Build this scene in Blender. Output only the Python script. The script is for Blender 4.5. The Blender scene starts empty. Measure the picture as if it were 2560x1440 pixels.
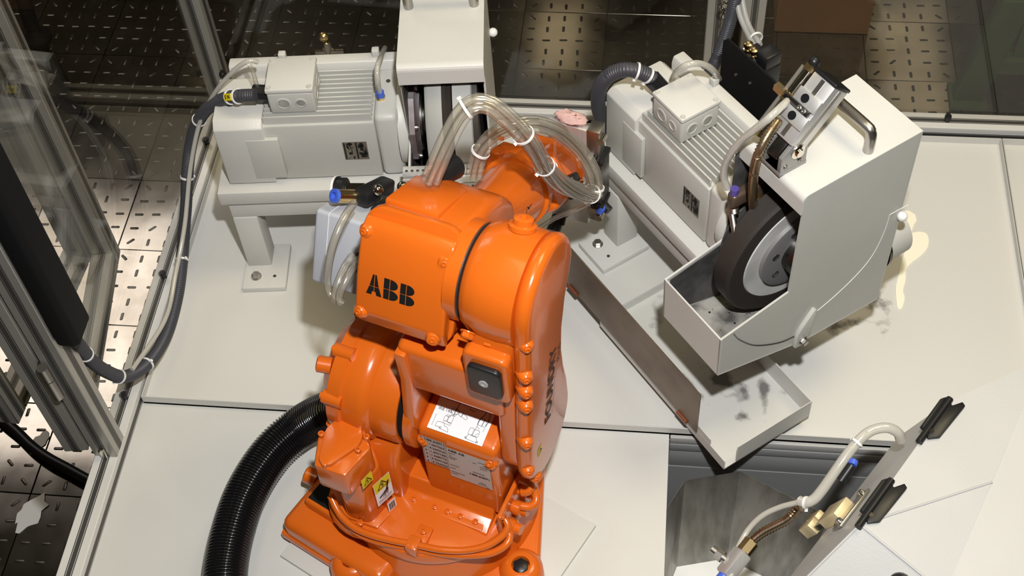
import bpy, bmesh, math, random
from mathutils import Vector, Matrix
random.seed(7)
D = {'big_hose': [(-0.5105, 1.257, 0.16), (-0.5559, 1.2601, 0.13), (-0.5945, 1.2616, 0.1), (-0.6339, 1.2485, 0.075), (-0.6692, 1.2104, 0.066), (-0.6931, 1.1608, 0.062), (-0.7083, 1.1035, 0.06), (-0.7128, 1.0396, 0.06),
              (-0.7111, 0.9858, 0.06), (-0.7043, 0.9411, 0.06), (-0.6855, 0.8696, 0.06)],
 'braid': [(0.1746, 1.4351, 0.735), (0.1656, 1.4215, 0.73), (0.1559, 1.4079, 0.72), (0.1483, 1.398, 0.7), (0.1461, 1.4021, 0.66), (0.1491, 1.4232, 0.6), (0.1545, 1.4467, 0.54), (0.1622, 1.4772, 0.47)],
 'braid2': [(0.2528, 1.0661, 0.235), (0.2456, 1.0609, 0.225), (0.2338, 1.0523, 0.215), (0.2156, 1.0447, 0.205), (0.1974, 1.037, 0.195), (0.1822, 1.0266, 0.185), (0.1762, 1.0194, 0.18)],
 'cable_grey': [(0.1286, 2.0261, 0.5), (0.134, 2.0048, 0.47), (0.1416, 1.9831, 0.45), (0.1513, 1.9613, 0.44), (0.1616, 1.931, 0.44), (0.1703, 1.9097, 0.44)],
 'cable_grey2': [(0.139, 2.0265, 0.5), (0.1444, 2.0053, 0.47), (0.152, 1.9835, 0.45), (0.1603, 1.9639, 0.44), (0.172, 1.9348, 0.44), (0.1792, 1.9166, 0.44)],
 'cable_left': [(-0.9587, 1.2176, 0.4), (-0.9766, 1.2464, 0.31), (-0.9821, 1.2667, 0.23), (-0.9758, 1.2856, 0.17), (-0.9662, 1.3048, 0.13), (-0.9536, 1.3409, 0.1), (-0.9418, 1.384, 0.085), (-0.936, 1.4337, 0.075),
                (-0.934, 1.4819, 0.075), (-0.9364, 1.5472, 0.08), (-0.9437, 1.6152, 0.09), (-0.9493, 1.677, 0.11), (-0.9467, 1.7231, 0.15), (-0.9424, 1.7528, 0.19), (-0.93, 1.7729, 0.24), (-0.9009, 1.771, 0.31),
                (-0.8586, 1.7552, 0.38), (-0.8079, 1.7374, 0.43), (-0.7682, 1.7215, 0.455), (-0.7367, 1.72, 0.46)],
 'cable_post': [(0.1359, 2.0139, 0.52), (0.131, 2.0047, 0.47), (0.1258, 2.005, 0.42), (0.1181, 1.9981, 0.38), (0.1078, 1.99, 0.34), (0.0921, 1.9957, 0.28)],
 'cable_right': [(-0.0092, 1.7457, 0.5), (-0.0223, 1.7466, 0.515), (-0.0449, 1.743, 0.53), (-0.0694, 1.7438, 0.53), (-0.0927, 1.7485, 0.51), (-0.109, 1.7606, 0.47), (-0.1138, 1.7782, 0.42), (-0.1115, 1.8015, 0.36),
                 (-0.0972, 1.8183, 0.3)],
 'eyelet': [(0.1144, 2.0215, 0.44), (0.1106, 2.01, 0.42)],
 'floor_cable': [(-1.9994, 2.0168, -1.155), (-1.8998, 1.9461, -1.155), (-1.8365, 1.9049, -1.155), (-1.7748, 1.8589, -1.155), (-1.7123, 1.8231, -1.155), (-1.6425, 1.7923, -1.155), (-1.5801, 1.7641, -1.155),
                 (-1.5058, 1.7332, -1.155)],
 'gel_tube': [(0.4117, 1.1752, 0.28), (0.404, 1.1761, 0.3), (0.388, 1.1779, 0.31), (0.3691, 1.175, 0.31), (0.3516, 1.1642, 0.31), (0.3334, 1.1467, 0.3), (0.317, 1.1257, 0.29), (0.3006, 1.104, 0.275),
              (0.2862, 1.086, 0.26), (0.2745, 1.074, 0.25), (0.2624, 1.0694, 0.245), (0.2524, 1.0749, 0.24)],
 'hoseA': [(-0.326, 1.2953, 0.73), (-0.314, 1.3023, 0.76), (-0.3, 1.3181, 0.79), (-0.2877, 1.3349, 0.81), (-0.2736, 1.347, 0.825), (-0.2568, 1.354, 0.83), (-0.2384, 1.3551, 0.825), (-0.2193, 1.3502, 0.81),
           (-0.2003, 1.3525, 0.78), (-0.184, 1.3593, 0.74), (-0.1726, 1.3807, 0.68), (-0.1581, 1.4061, 0.62), (-0.1379, 1.4385, 0.56), (-0.1162, 1.4715, 0.51), (-0.1022, 1.4986, 0.48)],
 'hoseB': [(-0.287, 1.4204, 0.6), (-0.2811, 1.4274, 0.63), (-0.2678, 1.4342, 0.66), (-0.2466, 1.4401, 0.68), (-0.2187, 1.4455, 0.69), (-0.1895, 1.4601, 0.68), (-0.1605, 1.4766, 0.65), (-0.1364, 1.4974, 0.6),
           (-0.1161, 1.5051, 0.555), (-0.1036, 1.5021, 0.52), (-0.1011, 1.5023, 0.49), (-0.1021, 1.4968, 0.48)],
 'hoseC': [(-0.1021, 1.4968, 0.48), (-0.123, 1.4952, 0.46), (-0.1472, 1.4967, 0.44), (-0.1728, 1.5073, 0.41), (-0.2005, 1.5269, 0.36)],
 'rc1': [(-0.5242, 1.0667, 0.17), (-0.5051, 1.0404, 0.155), (-0.4782, 1.0201, 0.15), (-0.4453, 1.0076, 0.15), (-0.4066, 1.0002, 0.15), (-0.3687, 0.9957, 0.15), (-0.3274, 0.99, 0.15), (-0.2873, 0.9915, 0.15),
         (-0.2511, 0.9998, 0.155), (-0.2254, 1.015, 0.165), (-0.2163, 1.0289, 0.175), (-0.2223, 1.0384, 0.18)],
 'rc2': [(-0.5191, 1.0595, 0.15), (-0.5, 1.0372, 0.14), (-0.4693, 1.0157, 0.135), (-0.4329, 1.0035, 0.135), (-0.3912, 0.9985, 0.135), (-0.3565, 0.9937, 0.135), (-0.3153, 0.9895, 0.135), (-0.275, 0.9911, 0.135),
         (-0.2416, 0.9955, 0.14), (-0.2187, 1.0069, 0.15), (-0.2134, 1.0224, 0.155), (-0.2227, 1.031, 0.16)],
 'rc3': [(-0.1967, 1.0795, 0.2), (-0.1852, 1.0798, 0.205), (-0.1816, 1.0871, 0.21), (-0.1872, 1.0914, 0.215), (-0.2006, 1.0952, 0.22)],
 'rc4': [(-0.1982, 1.0647, 0.18), (-0.1828, 1.0643, 0.18), (-0.1732, 1.0713, 0.185), (-0.1739, 1.0813, 0.19), (-0.181, 1.0904, 0.2), (-0.1893, 1.0978, 0.21), (-0.1977, 1.0992, 0.22)],
 'thin_tube': [(0.2505, 1.0719, 0.24), (0.2241, 1.072, 0.22), (0.1972, 1.0647, 0.2), (0.1763, 1.0481, 0.18), (0.161, 1.0197, 0.17), (0.1527, 0.9907, 0.17), (0.1484, 0.9555, 0.17)],
 'tube_flange': [(-0.5172, 1.7672, 0.43), (-0.5144, 1.7546, 0.47), (-0.515, 1.7702, 0.49), (-0.5151, 1.7985, 0.485), (-0.526, 1.8676, 0.44), (-0.5362, 1.9191, 0.4)],
 'tube_left': [(-0.9552, 1.3207, 0.13), (-0.936, 1.4589, 0.1), (-0.9348, 1.5617, 0.12), (-0.9251, 1.6441, 0.17), (-0.9131, 1.7216, 0.25), (-0.8768, 1.7518, 0.35), (-0.8231, 1.7465, 0.44), (-0.7714, 1.7457, 0.5),
               (-0.7413, 1.7469, 0.52), (-0.7317, 1.7548, 0.51)],
 'tube_left2': [(-0.7416, 1.7385, 0.52), (-0.7385, 1.7389, 0.5), (-0.7377, 1.7389, 0.475), (-0.7387, 1.7416, 0.455)],
 'tube_right': [(0.0186, 1.754, 0.5), (0.0245, 1.7308, 0.54), (0.0386, 1.7168, 0.57), (0.0588, 1.7246, 0.57), (0.0788, 1.7387, 0.55), (0.093, 1.7548, 0.52), (0.1023, 1.792, 0.47)],
 'tube_white': [(0.1936, 1.4767, 0.74), (0.1786, 1.4493, 0.75), (0.1608, 1.4255, 0.75), (0.1432, 1.43, 0.72), (0.126, 1.4442, 0.68), (0.1127, 1.4542, 0.64), (0.1058, 1.4627, 0.6), (0.1067, 1.4644, 0.57),
                (0.1135, 1.4656, 0.545)],
 'vtube1': [(-0.4521, 1.3025, 0.66), (-0.4569, 1.2724, 0.67), (-0.4644, 1.249, 0.665), (-0.4725, 1.2301, 0.65), (-0.4813, 1.2153, 0.62), (-0.4865, 1.204, 0.59), (-0.482, 1.1928, 0.575), (-0.4695, 1.1845, 0.57)],
 'vtube2': [(-0.4546, 1.2482, 0.6), (-0.4604, 1.2222, 0.605), (-0.466, 1.2014, 0.6), (-0.4712, 1.1875, 0.59), (-0.4702, 1.18, 0.58), (-0.4636, 1.1796, 0.575)],
 'vtube3': [(-0.4441, 1.241, 0.6), (-0.4483, 1.2137, 0.61), (-0.4554, 1.1944, 0.605), (-0.462, 1.1813, 0.595), (-0.4636, 1.1752, 0.585), (-0.4593, 1.1739, 0.58)]}
PT = {'cam': [[0.993596, 0.1004, -0.051842], [0.048866, -0.795477, -0.60401], [-0.101882, 0.597608, -0.795289]],
 'card': [(0.3946, 3.75, -1.18), (0.7129, 3.7596, -1.18)],
 'chute': [(0.3356, 1.0073, 0.3), (0.4891, 1.2417, 0.3), (0.651, 1.3372, 0.3), (0.5444, 1.1023, 0.29), (0.1535, 0.8503, 0.15), (0.4381, 1.2671, 0.14), (0.4601, 0.9173, 0.27), (0.4665, 0.9343, 0.275),
           (0.7178, 1.1326, 0.29), (0.6096, 0.7913, 0.25), (0.467, 0.7855, 0.17)],
 'door': [(-1.0471, 1.1864, 0.05), (-1.119, 1.6587, 0.05), (-1.1981, 1.2369, 0.05)],
 'f': 3392.94,
 'frame': {'M1': [-0.833, 1.666, 0.0], 'M2': [-0.1151, 1.7744, 0.055], 'RF': [-0.355, 1.15, 0.0]},
 'hop_bot': [(0.0772, 1.1959, -0.28), (0.1756, 1.2215, -0.28), (0.3043, 1.1599, -0.28), (0.3507, 1.0656, -0.28), (0.0426, 1.0252, -0.28), (0.0544, 1.1239, -0.28)],
 'hop_rim': [(0.0793, 1.2487, -0.03), (0.1804, 1.2753, -0.03), (0.3413, 1.1945, -0.03), (0.4447, 0.9972, -0.03), (-0.0734, 0.9565, -0.03), (-0.0229, 1.0506, -0.03)],
 'puddle': [(0.5196, 1.8863, 0.0055), (0.5273, 1.8813, 0.0055), (0.5326, 1.8653, 0.0055), (0.5278, 1.8436, 0.0055), (0.5409, 1.8465, 0.0055), (0.5558, 1.8431, 0.0055), (0.5601, 1.8263, 0.0055), (0.555, 1.8029, 0.0055),
            (0.539, 1.7811, 0.0055), (0.5219, 1.7645, 0.0055), (0.5095, 1.7463, 0.0055), (0.5059, 1.7175, 0.0055), (0.4994, 1.692, 0.0055), (0.5011, 1.6721, 0.0055), (0.4932, 1.647, 0.0055), (0.4855, 1.6484, 0.0055),
            (0.4857, 1.6961, 0.0055), (0.4924, 1.7269, 0.0055), (0.4993, 1.758, 0.0055), (0.5095, 1.7897, 0.0055), (0.5214, 1.8114, 0.0055), (0.5128, 1.8374, 0.0055), (0.5115, 1.8641, 0.0055)]}

S = bpy.context.scene
COL = S.collection
PI = math.pi
# ------------------------------------------------------------------ camera, world, lights
H = 2.2
cam_d = bpy.data.cameras.new('camera'); cam = bpy.data.objects.new('camera', cam_d); COL.objects.link(cam)
R = [Vector(r) for r in PT['cam']]
cam.matrix_world = Matrix(((R[0].x, -R[1].x, -R[2].x, 0), (R[0].y, -R[1].y, -R[2].y, 0), (R[0].z, -R[1].z, -R[2].z, H), (0, 0, 0, 1)))
cam_d.sensor_width = 36.0; cam_d.lens = PT['f'] / 2560 * 36.0; cam_d.clip_start = 0.02; cam_d.clip_end = 100
S.camera = cam
S.view_settings.view_transform = 'Standard'; S.view_settings.look = 'None'
S.view_settings.gamma = 1.0; S.view_settings.exposure = 0.0; S.view_settings.use_curve_mapping = False
w = bpy.data.worlds.new('hall'); S.world = w; w.use_nodes = True
w.node_tree.nodes['Background'].inputs[0].default_value = (1.0, 0.80, 0.48, 1)
w.node_tree.nodes['Background'].inputs[1].default_value = 0.022

def area(name, loc, sx, sy, power, color, target=None):
    d = bpy.data.lights.new(name, 'AREA'); d.shape = 'RECTANGLE'; d.size = sx; d.size_y = sy
    d.energy = power; d.color = color
    o = bpy.data.objects.new(name, d); COL.objects.link(o); o.location = loc
    if target is not None:
        o.rotation_euler = (Vector(target) - Vector(loc)).to_track_quat('-Z', 'Y').to_euler()
    return o
FLASH = cam.matrix_world @ Vector((0.10, 0.34, 0.0))
area('flash', FLASH, 0.07, 0.05, 62, (0.99, 0.99, 0.985), target=(0.45, 1.8, 0.15))
# roof lights of the hall, high above; the last two are added fill
area('roof_or_fill_light', (-4.75, 6.35, 4.8), 3.2, 2.5, 95, (1.0, 0.93, 0.88), target=(-4.75, 6.35, 0))
area('roof_or_fill_light', (-1.05, 10.2, 4.8), 0.42, 1.1, 1.3, (1.0, 0.84, 0.55), target=(-1.05, 10.2, 0))
area('roof_or_fill_light', (2.35, 9.8, 4.8), 0.60, 2.2, 2.6, (1.0, 0.84, 0.55), target=(2.35, 9.8, 0))
area('roof_or_fill_light', (1.35, 2.0, 3.5), 1.2, 1.2, 46, (1.0, 0.84, 0.52), target=(1.2, 1.9, 0))  # added fill lamp, warms and brightens the right side
area('roof_or_fill_light', (-0.6, 0.8, 4.8), 0.8, 2.4, 18, (1.0, 0.82, 0.45), target=(-0.6, 0.8, 0))  # added general fill, lifts the yellow ambient level

# ------------------------------------------------------------------ materials
def mat(name, col, rough=0.5, metal=0.0, bump=0.0, bscale=200.0, var=0.0, vscale=8.0, col2=None, coat=0.0, spec=0.5, stretch=None, trans=0.0, ior=1.45):
    m = bpy.data.materials.new(name); m.use_nodes = True
    nt = m.node_tree; b = nt.nodes['Principled BSDF']
    b.inputs['Base Color'].default_value = (*col, 1); b.inputs['Roughness'].default_value = rough
    b.inputs['Metallic'].default_value = metal; b.inputs['Specular IOR Level'].default_value = spec
    b.inputs['Coat Weight'].default_value = coat; b.inputs['Coat Roughness'].default_value = 0.08
    b.inputs['Transmission Weight'].default_value = trans; b.inputs['IOR'].default_value = ior
    tc = nt.nodes.new('ShaderNodeTexCoord')
    src = tc.outputs['Object']
    if stretch:
        mp = nt.nodes.new('ShaderNodeMapping'); mp.inputs['Scale'].default_value = stretch
        nt.links.new(src, mp.inputs['Vector']); src = mp.outputs['Vector']
    if var > 0 or col2:
        n = nt.nodes.new('ShaderNodeTexNoise'); n.inputs['Scale'].default_value = vscale; n.inputs['Detail'].default_value = 6
        nt.links.new(src, n.inputs['Vector'])
        r = nt.nodes.new('ShaderNodeValToRGB')
        c2 = col2 if col2 else tuple(c * (1 - var) for c in col)
        r.color_ramp.elements[0].position = 0.38; r.color_ramp.elements[0].color = (*c2, 1)
        r.color_ramp.elements[1].position = 0.62; r.color_ramp.elements[1].color = (*col, 1)
        nt.links.new(n.outputs['Fac'], r.inputs['Fac']); nt.links.new(r.outputs['Color'], b.inputs['Base Color'])
    if bump > 0:
        n2 = nt.nodes.new('ShaderNodeTexNoise'); n2.inputs['Scale'].default_value = bscale; n2.inputs['Detail'].default_value = 3
        nt.links.new(src, n2.inputs['Vector'])
        bp = nt.nodes.new('ShaderNodeBump'); bp.inputs['Strength'].default_value = bump; bp.inputs['Distance'].default_value = 0.002
        nt.links.new(n2.outputs['Fac'], bp.inputs['Height']); nt.links.new(bp.outputs['Normal'], b.inputs['Normal'])
    return m
M = {}
M['cream'] = mat('cream paint', (0.62, 0.612, 0.575), 0.42, bump=0.14, bscale=420, var=0.05, vscale=5)
M['tray'] = mat('tray paint', (0.63, 0.622, 0.59), 0.45, bump=0.12, bscale=220, var=0.06, vscale=3)
M['hoodwhite'] = mat('white gray enamel', (0.52, 0.52, 0.51), 0.42, bump=0.1, bscale=250, var=0.03)
M['greycream'] = mat('grey enamel', (0.54, 0.535, 0.495), 0.42, bump=0.14, bscale=420, var=0.05, vscale=5)
M['orange'] = mat('orange gloss enamel', (0.68, 0.132, 0.010), 0.24, bump=0.05, bscale=90, coat=0.35, var=0.07, vscale=4)
M['alu'] = mat('anodised aluminium', (0.70, 0.69, 0.66), 0.36, 0.12, bump=0.05, bscale=60, stretch=(1, 1, 30))
M['aluplate'] = mat('milled aluminium', (0.78, 0.775, 0.77), 0.42, 0.75, var=0.08, vscale=20, stretch=(40, 1, 1))
M['postalu'] = mat('shaded aluminium profile', (0.45, 0.435, 0.40), 0.36, 0.55, var=0.08, vscale=3)  # profile aluminium darkened, since upright faces catch less light
M['groove'] = mat('profile groove', (0.10, 0.095, 0.09), 0.45, 0.6)
M['steel'] = mat('brushed steel', (0.50, 0.48, 0.45), 0.36, 1.0, bump=0.05, bscale=40, var=0.15, vscale=5)
M['hoppersteel'] = mat('streaky stainless', (0.33, 0.32, 0.30), 0.40, 0.85, var=0.35, vscale=7, stretch=(6, 6, 1))
M['lipgrey'] = mat('grey profile', (0.40, 0.40, 0.385), 0.45)
M['chrome'] = mat('chrome', (0.75, 0.72, 0.66), 0.10, 1.0)
M['darksteel'] = mat('blued steel', (0.16, 0.155, 0.15), 0.3, 1.0)
M['rust'] = mat('stained steel', (0.22, 0.17, 0.125), 0.42, 0.55, col2=(0.15, 0.105, 0.075), vscale=9)
M['hinge'] = mat('rusty brown hinge', (0.26, 0.075, 0.03), 0.5, 0.3)
M['black'] = mat('black plastic', (0.012, 0.012, 0.013), 0.38)
M['blackgloss'] = mat('black hose', (0.006, 0.006, 0.007), 0.16, coat=0.3)
M['blackmatt'] = mat('matt black', (0.006, 0.006, 0.007), 0.7, spec=0.2)
M['conduit'] = mat('grey conduit', (0.055, 0.055, 0.065), 0.42)
M['greycable'] = mat('grey cable', (0.33, 0.33, 0.32), 0.4)
M['white'] = mat('white plastic', (0.80, 0.80, 0.78), 0.4)
M['paper'] = mat('white label', (0.84, 0.84, 0.86), 0.4)
M['silverlabel'] = mat('silver label', (0.47, 0.47, 0.46), 0.4, 0.2)
M['ink'] = mat('black print', (0.008, 0.008, 0.008), 0.5)
M['yellow'] = mat('yellow label', (0.75, 0.60, 0.02), 0.4)
M['blue'] = mat('blue plastic', (0.06, 0.13, 0.62), 0.35)
M['brass'] = mat('brass', (0.80, 0.60, 0.30), 0.25, 1.0)
M['boxgrey'] = mat('grey blue enamel', (0.44, 0.455, 0.50), 0.4, bump=0.1, bscale=200)
M['rubber'] = mat('dark rubber', (0.035, 0.028, 0.024), 0.55, bump=0.2, bscale=120)
M['wheelgrey'] = mat('pale wheel', (0.40, 0.40, 0.38), 0.55, var=0.1, vscale=10)
M['hubbrown'] = mat('dark brown hub', (0.16, 0.125, 0.125), 0.4, 0.2, col2=(0.34, 0.31, 0.31), vscale=14)
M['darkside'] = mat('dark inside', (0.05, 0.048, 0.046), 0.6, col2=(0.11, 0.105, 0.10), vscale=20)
M['grime'] = mat('grinding dust', (0.42, 0.40, 0.36), 0.7, col2=(0.08, 0.075, 0.07), vscale=16)
M['pink'] = mat('pink abrasive lump', (0.62, 0.40, 0.37), 0.8, bump=0.6, bscale=60, var=0.15, vscale=30)
M['card'] = mat('brown board', (0.17, 0.075, 0.028), 0.6, var=0.15, vscale=4)
M['green'] = mat('dark green paint', (0.035, 0.06, 0.022), 0.55, var=0.15)
M['puddle'] = mat('spilt coolant', (0.96, 0.91, 0.74), 0.10, coat=0.5)  # base colour raised to carry the bright lamp reflection
M['panelgrey'] = mat('grey panel', (0.27, 0.275, 0.275), 0.4, bump=0.1)
M['floorbase'] = mat('floor slab', (0.035, 0.03, 0.025), 0.7)
M['nameplate'] = mat('etched plate', (0.33, 0.31, 0.27), 0.35, 0.7, col2=(0.02, 0.018, 0.016), vscale=70, stretch=(1, 1, 2.2))
M['glarewhite'] = mat('white floor glare', (0.85, 0.83, 0.80), 0.6)  # white standing in for glare on the metal floor
def smear_mat(spots, base=(.58, .575, .54), lo=.66, hi=.84, sc=26, dark=(.17, .165, .16)):
    m = mat('tray with dust', base, 0.40, bump=0.12, bscale=220)
    nt = m.node_tree; b = nt.nodes['Principled BSDF']
    tc = nt.nodes.new('ShaderNodeTexCoord'); n = nt.nodes.new('ShaderNodeTexNoise'); n.inputs['Scale'].default_value = sc; n.inputs['Detail'].default_value = 8
    nt.links.new(tc.outputs['Object'], n.inputs['Vector'])
    f = None
    for (x, y, rx, ry, an) in spots:
        mp = nt.nodes.new('ShaderNodeMapping'); mp.vector_type = 'TEXTURE'
        mp.inputs['Location'].default_value = (x, y, 0); mp.inputs['Rotation'].default_value = (0, 0, an); mp.inputs['Scale'].default_value = (rx, ry, 1)
        nt.links.new(tc.outputs['Object'], mp.inputs['Vector'])
        g = nt.nodes.new('ShaderNodeTexGradient'); g.gradient_type = 'SPHERICAL'
        nt.links.new(mp.outputs['Vector'], g.inputs['Vector'])
        if f is None: f = g.outputs['Fac']
        else:
            mx = nt.nodes.new('ShaderNodeMath'); mx.operation = 'MAXIMUM'; nt.links.new(f, mx.inputs[0]); nt.links.new(g.outputs['Fac'], mx.inputs[1]); f = mx.outputs[0]
    ml = nt.nodes.new('ShaderNodeMath'); ml.operation = 'MULTIPLY_ADD'; nt.links.new(f, ml.inputs[0]); ml.inputs[1].default_value = 0.45
    nt.links.new(n.outputs['Fac'], ml.inputs[2])
    r = nt.nodes.new('ShaderNodeValToRGB'); r.color_ramp.elements[0].position = lo; r.color_ramp.elements[0].color = (*base, 1)
    r.color_ramp.elements[1].position = hi; r.color_ramp.elements[1].color = (*dark, 1)
    nt.links.new(ml.outputs[0], r.inputs['Fac']); nt.links.new(r.outputs['Color'], b.inputs['Base Color'])
    return m
M['smear'] = smear_mat(((.505, .035, .020, .052, 0.9), (.525, -.025, .026, .028, 0.4), (.455, -.005, .075, .035, 0.3), (.40, -.07, .09, .02, 0)))
M['traydust'] = smear_mat(((.565, -.065, .075, .11, .5), (.50, -.115, .10, .05, .5)), (.63, .622, .59), .80, 1.08, 30, (.13, .12, .11))
def floor_mat():
    m = mat('metal floor plate', (0.42, 0.385, 0.33), 0.27, 1.0)
    nt = m.node_tree; b = nt.nodes['Principled BSDF']
    tc = nt.nodes.new('ShaderNodeTexCoord'); oi = nt.nodes.new('ShaderNodeObjectInfo')
    ad = nt.nodes.new('ShaderNodeVectorMath'); ad.operation = 'ADD'
    nt.links.new(tc.outputs['Object'], ad.inputs[0]); nt.links.new(oi.outputs['Location'], ad.inputs[1])
    n = nt.nodes.new('ShaderNodeTexNoise'); n.inputs['Scale'].default_value = 9; n.inputs['Detail'].default_value = 8
    nt.links.new(ad.outputs[0], n.inputs['Vector'])
    r = nt.nodes.new('ShaderNodeValToRGB'); r.color_ramp.elements[0].position = .3; r.color_ramp.elements[0].color = (.22, .195, .165, 1)
    r.color_ramp.elements[1].position = .7; r.color_ramp.elements[1].color = (.36, .33, .29, 1)
    nt.links.new(n.outputs['Fac'], r.inputs['Fac']); nt.links.new(r.outputs['Color'], b.inputs['Base Color'])
    mr = nt.nodes.new('ShaderNodeMapRange'); mr.inputs['To Min'].default_value = .07; mr.inputs['To Max'].default_value = .14
    nt.links.new(n.outputs['Fac'], mr.inputs['Value']); nt.links.new(mr.outputs[0], b.inputs['Roughness'])
    return m
M['floor'] = floor_mat()
M['dash'] = mat('dirty shaded embossing', (0.10, 0.09, 0.075), 0.32, 0.85)  # dashes darkened for dirt and for the shade of a recess
def sheer(name, tint, base, gcol=(1, 1, 1), grough=0.05, body=None, bodyf=0.0, edge=None):
    m = bpy.data.materials.new(name); m.use_nodes = True; nt = m.node_tree; nt.nodes.clear()
    out = nt.nodes.new('ShaderNodeOutputMaterial'); t = nt.nodes.new('ShaderNodeBsdfTransparent'); t.inputs[0].default_value = (*tint, 1)
    g = nt.nodes.new('ShaderNodeBsdfGlossy'); g.inputs['Roughness'].default_value = grough; g.inputs[0].default_value = (*gcol, 1)
    lw = nt.nodes.new('ShaderNodeLayerWeight'); lw.inputs['Blend'].default_value = 0.5
    pw = nt.nodes.new('ShaderNodeMath'); pw.operation = 'POWER'; pw.inputs[1].default_value = 4.0; nt.links.new(lw.outputs['Facing'], pw.inputs[0])
    fr = nt.nodes.new('ShaderNodeMath'); fr.operation = 'MULTIPLY_ADD'; nt.links.new(pw.outputs[0], fr.inputs[0]); fr.inputs[1].default_value = base; fr.inputs[2].default_value = 0.03 if body is None else 0.10
    mx = nt.nodes.new('ShaderNodeMixShader'); src = t.outputs[0]
    if edge:
        rp = nt.nodes.new('ShaderNodeValToRGB'); rp.color_ramp.elements[0].position = .25; rp.color_ramp.elements[0].color = (*tint, 1)
        rp.color_ramp.elements[1].position = .85; rp.color_ramp.elements[1].color = (*edge, 1)
        nt.links.new(lw.outputs['Facing'], rp.inputs['Fac']); nt.links.new(rp.outputs['Color'], t.inputs[0])
    if body:
        d = nt.nodes.new('ShaderNodeBsdfDiffuse'); d.inputs[0].default_value = (*body, 1)
        m2 = nt.nodes.new('ShaderNodeMixShader'); m2.inputs[0].default_value = bodyf
        nt.links.new(t.outputs[0], m2.inputs[1]); nt.links.new(d.outputs[0], m2.inputs[2]); src = m2.outputs[0]
    nt.links.new(fr.outputs[0], mx.inputs[0]); nt.links.new(src, mx.inputs[1]); nt.links.new(g.outputs[0], mx.inputs[2])
    nt.links.new(mx.outputs[0], out.inputs[0]); return m
M['glass'] = sheer('clear polycarbonate', (0.975, 0.97, 0.955), 0.45, grough=0.01)
M['tube'] = sheer('clear tube', (0.96, 0.945, 0.91), 0.75, grough=0.16, body=(0.78, 0.75, 0.66), bodyf=0.11, edge=(0.56, 0.52, 0.45))
M['tubemilk'] = sheer('milky tube', (0.9, 0.88, 0.83), 0.6, grough=0.12, body=(0.66, 0.64, 0.58), bodyf=0.62)

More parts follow.
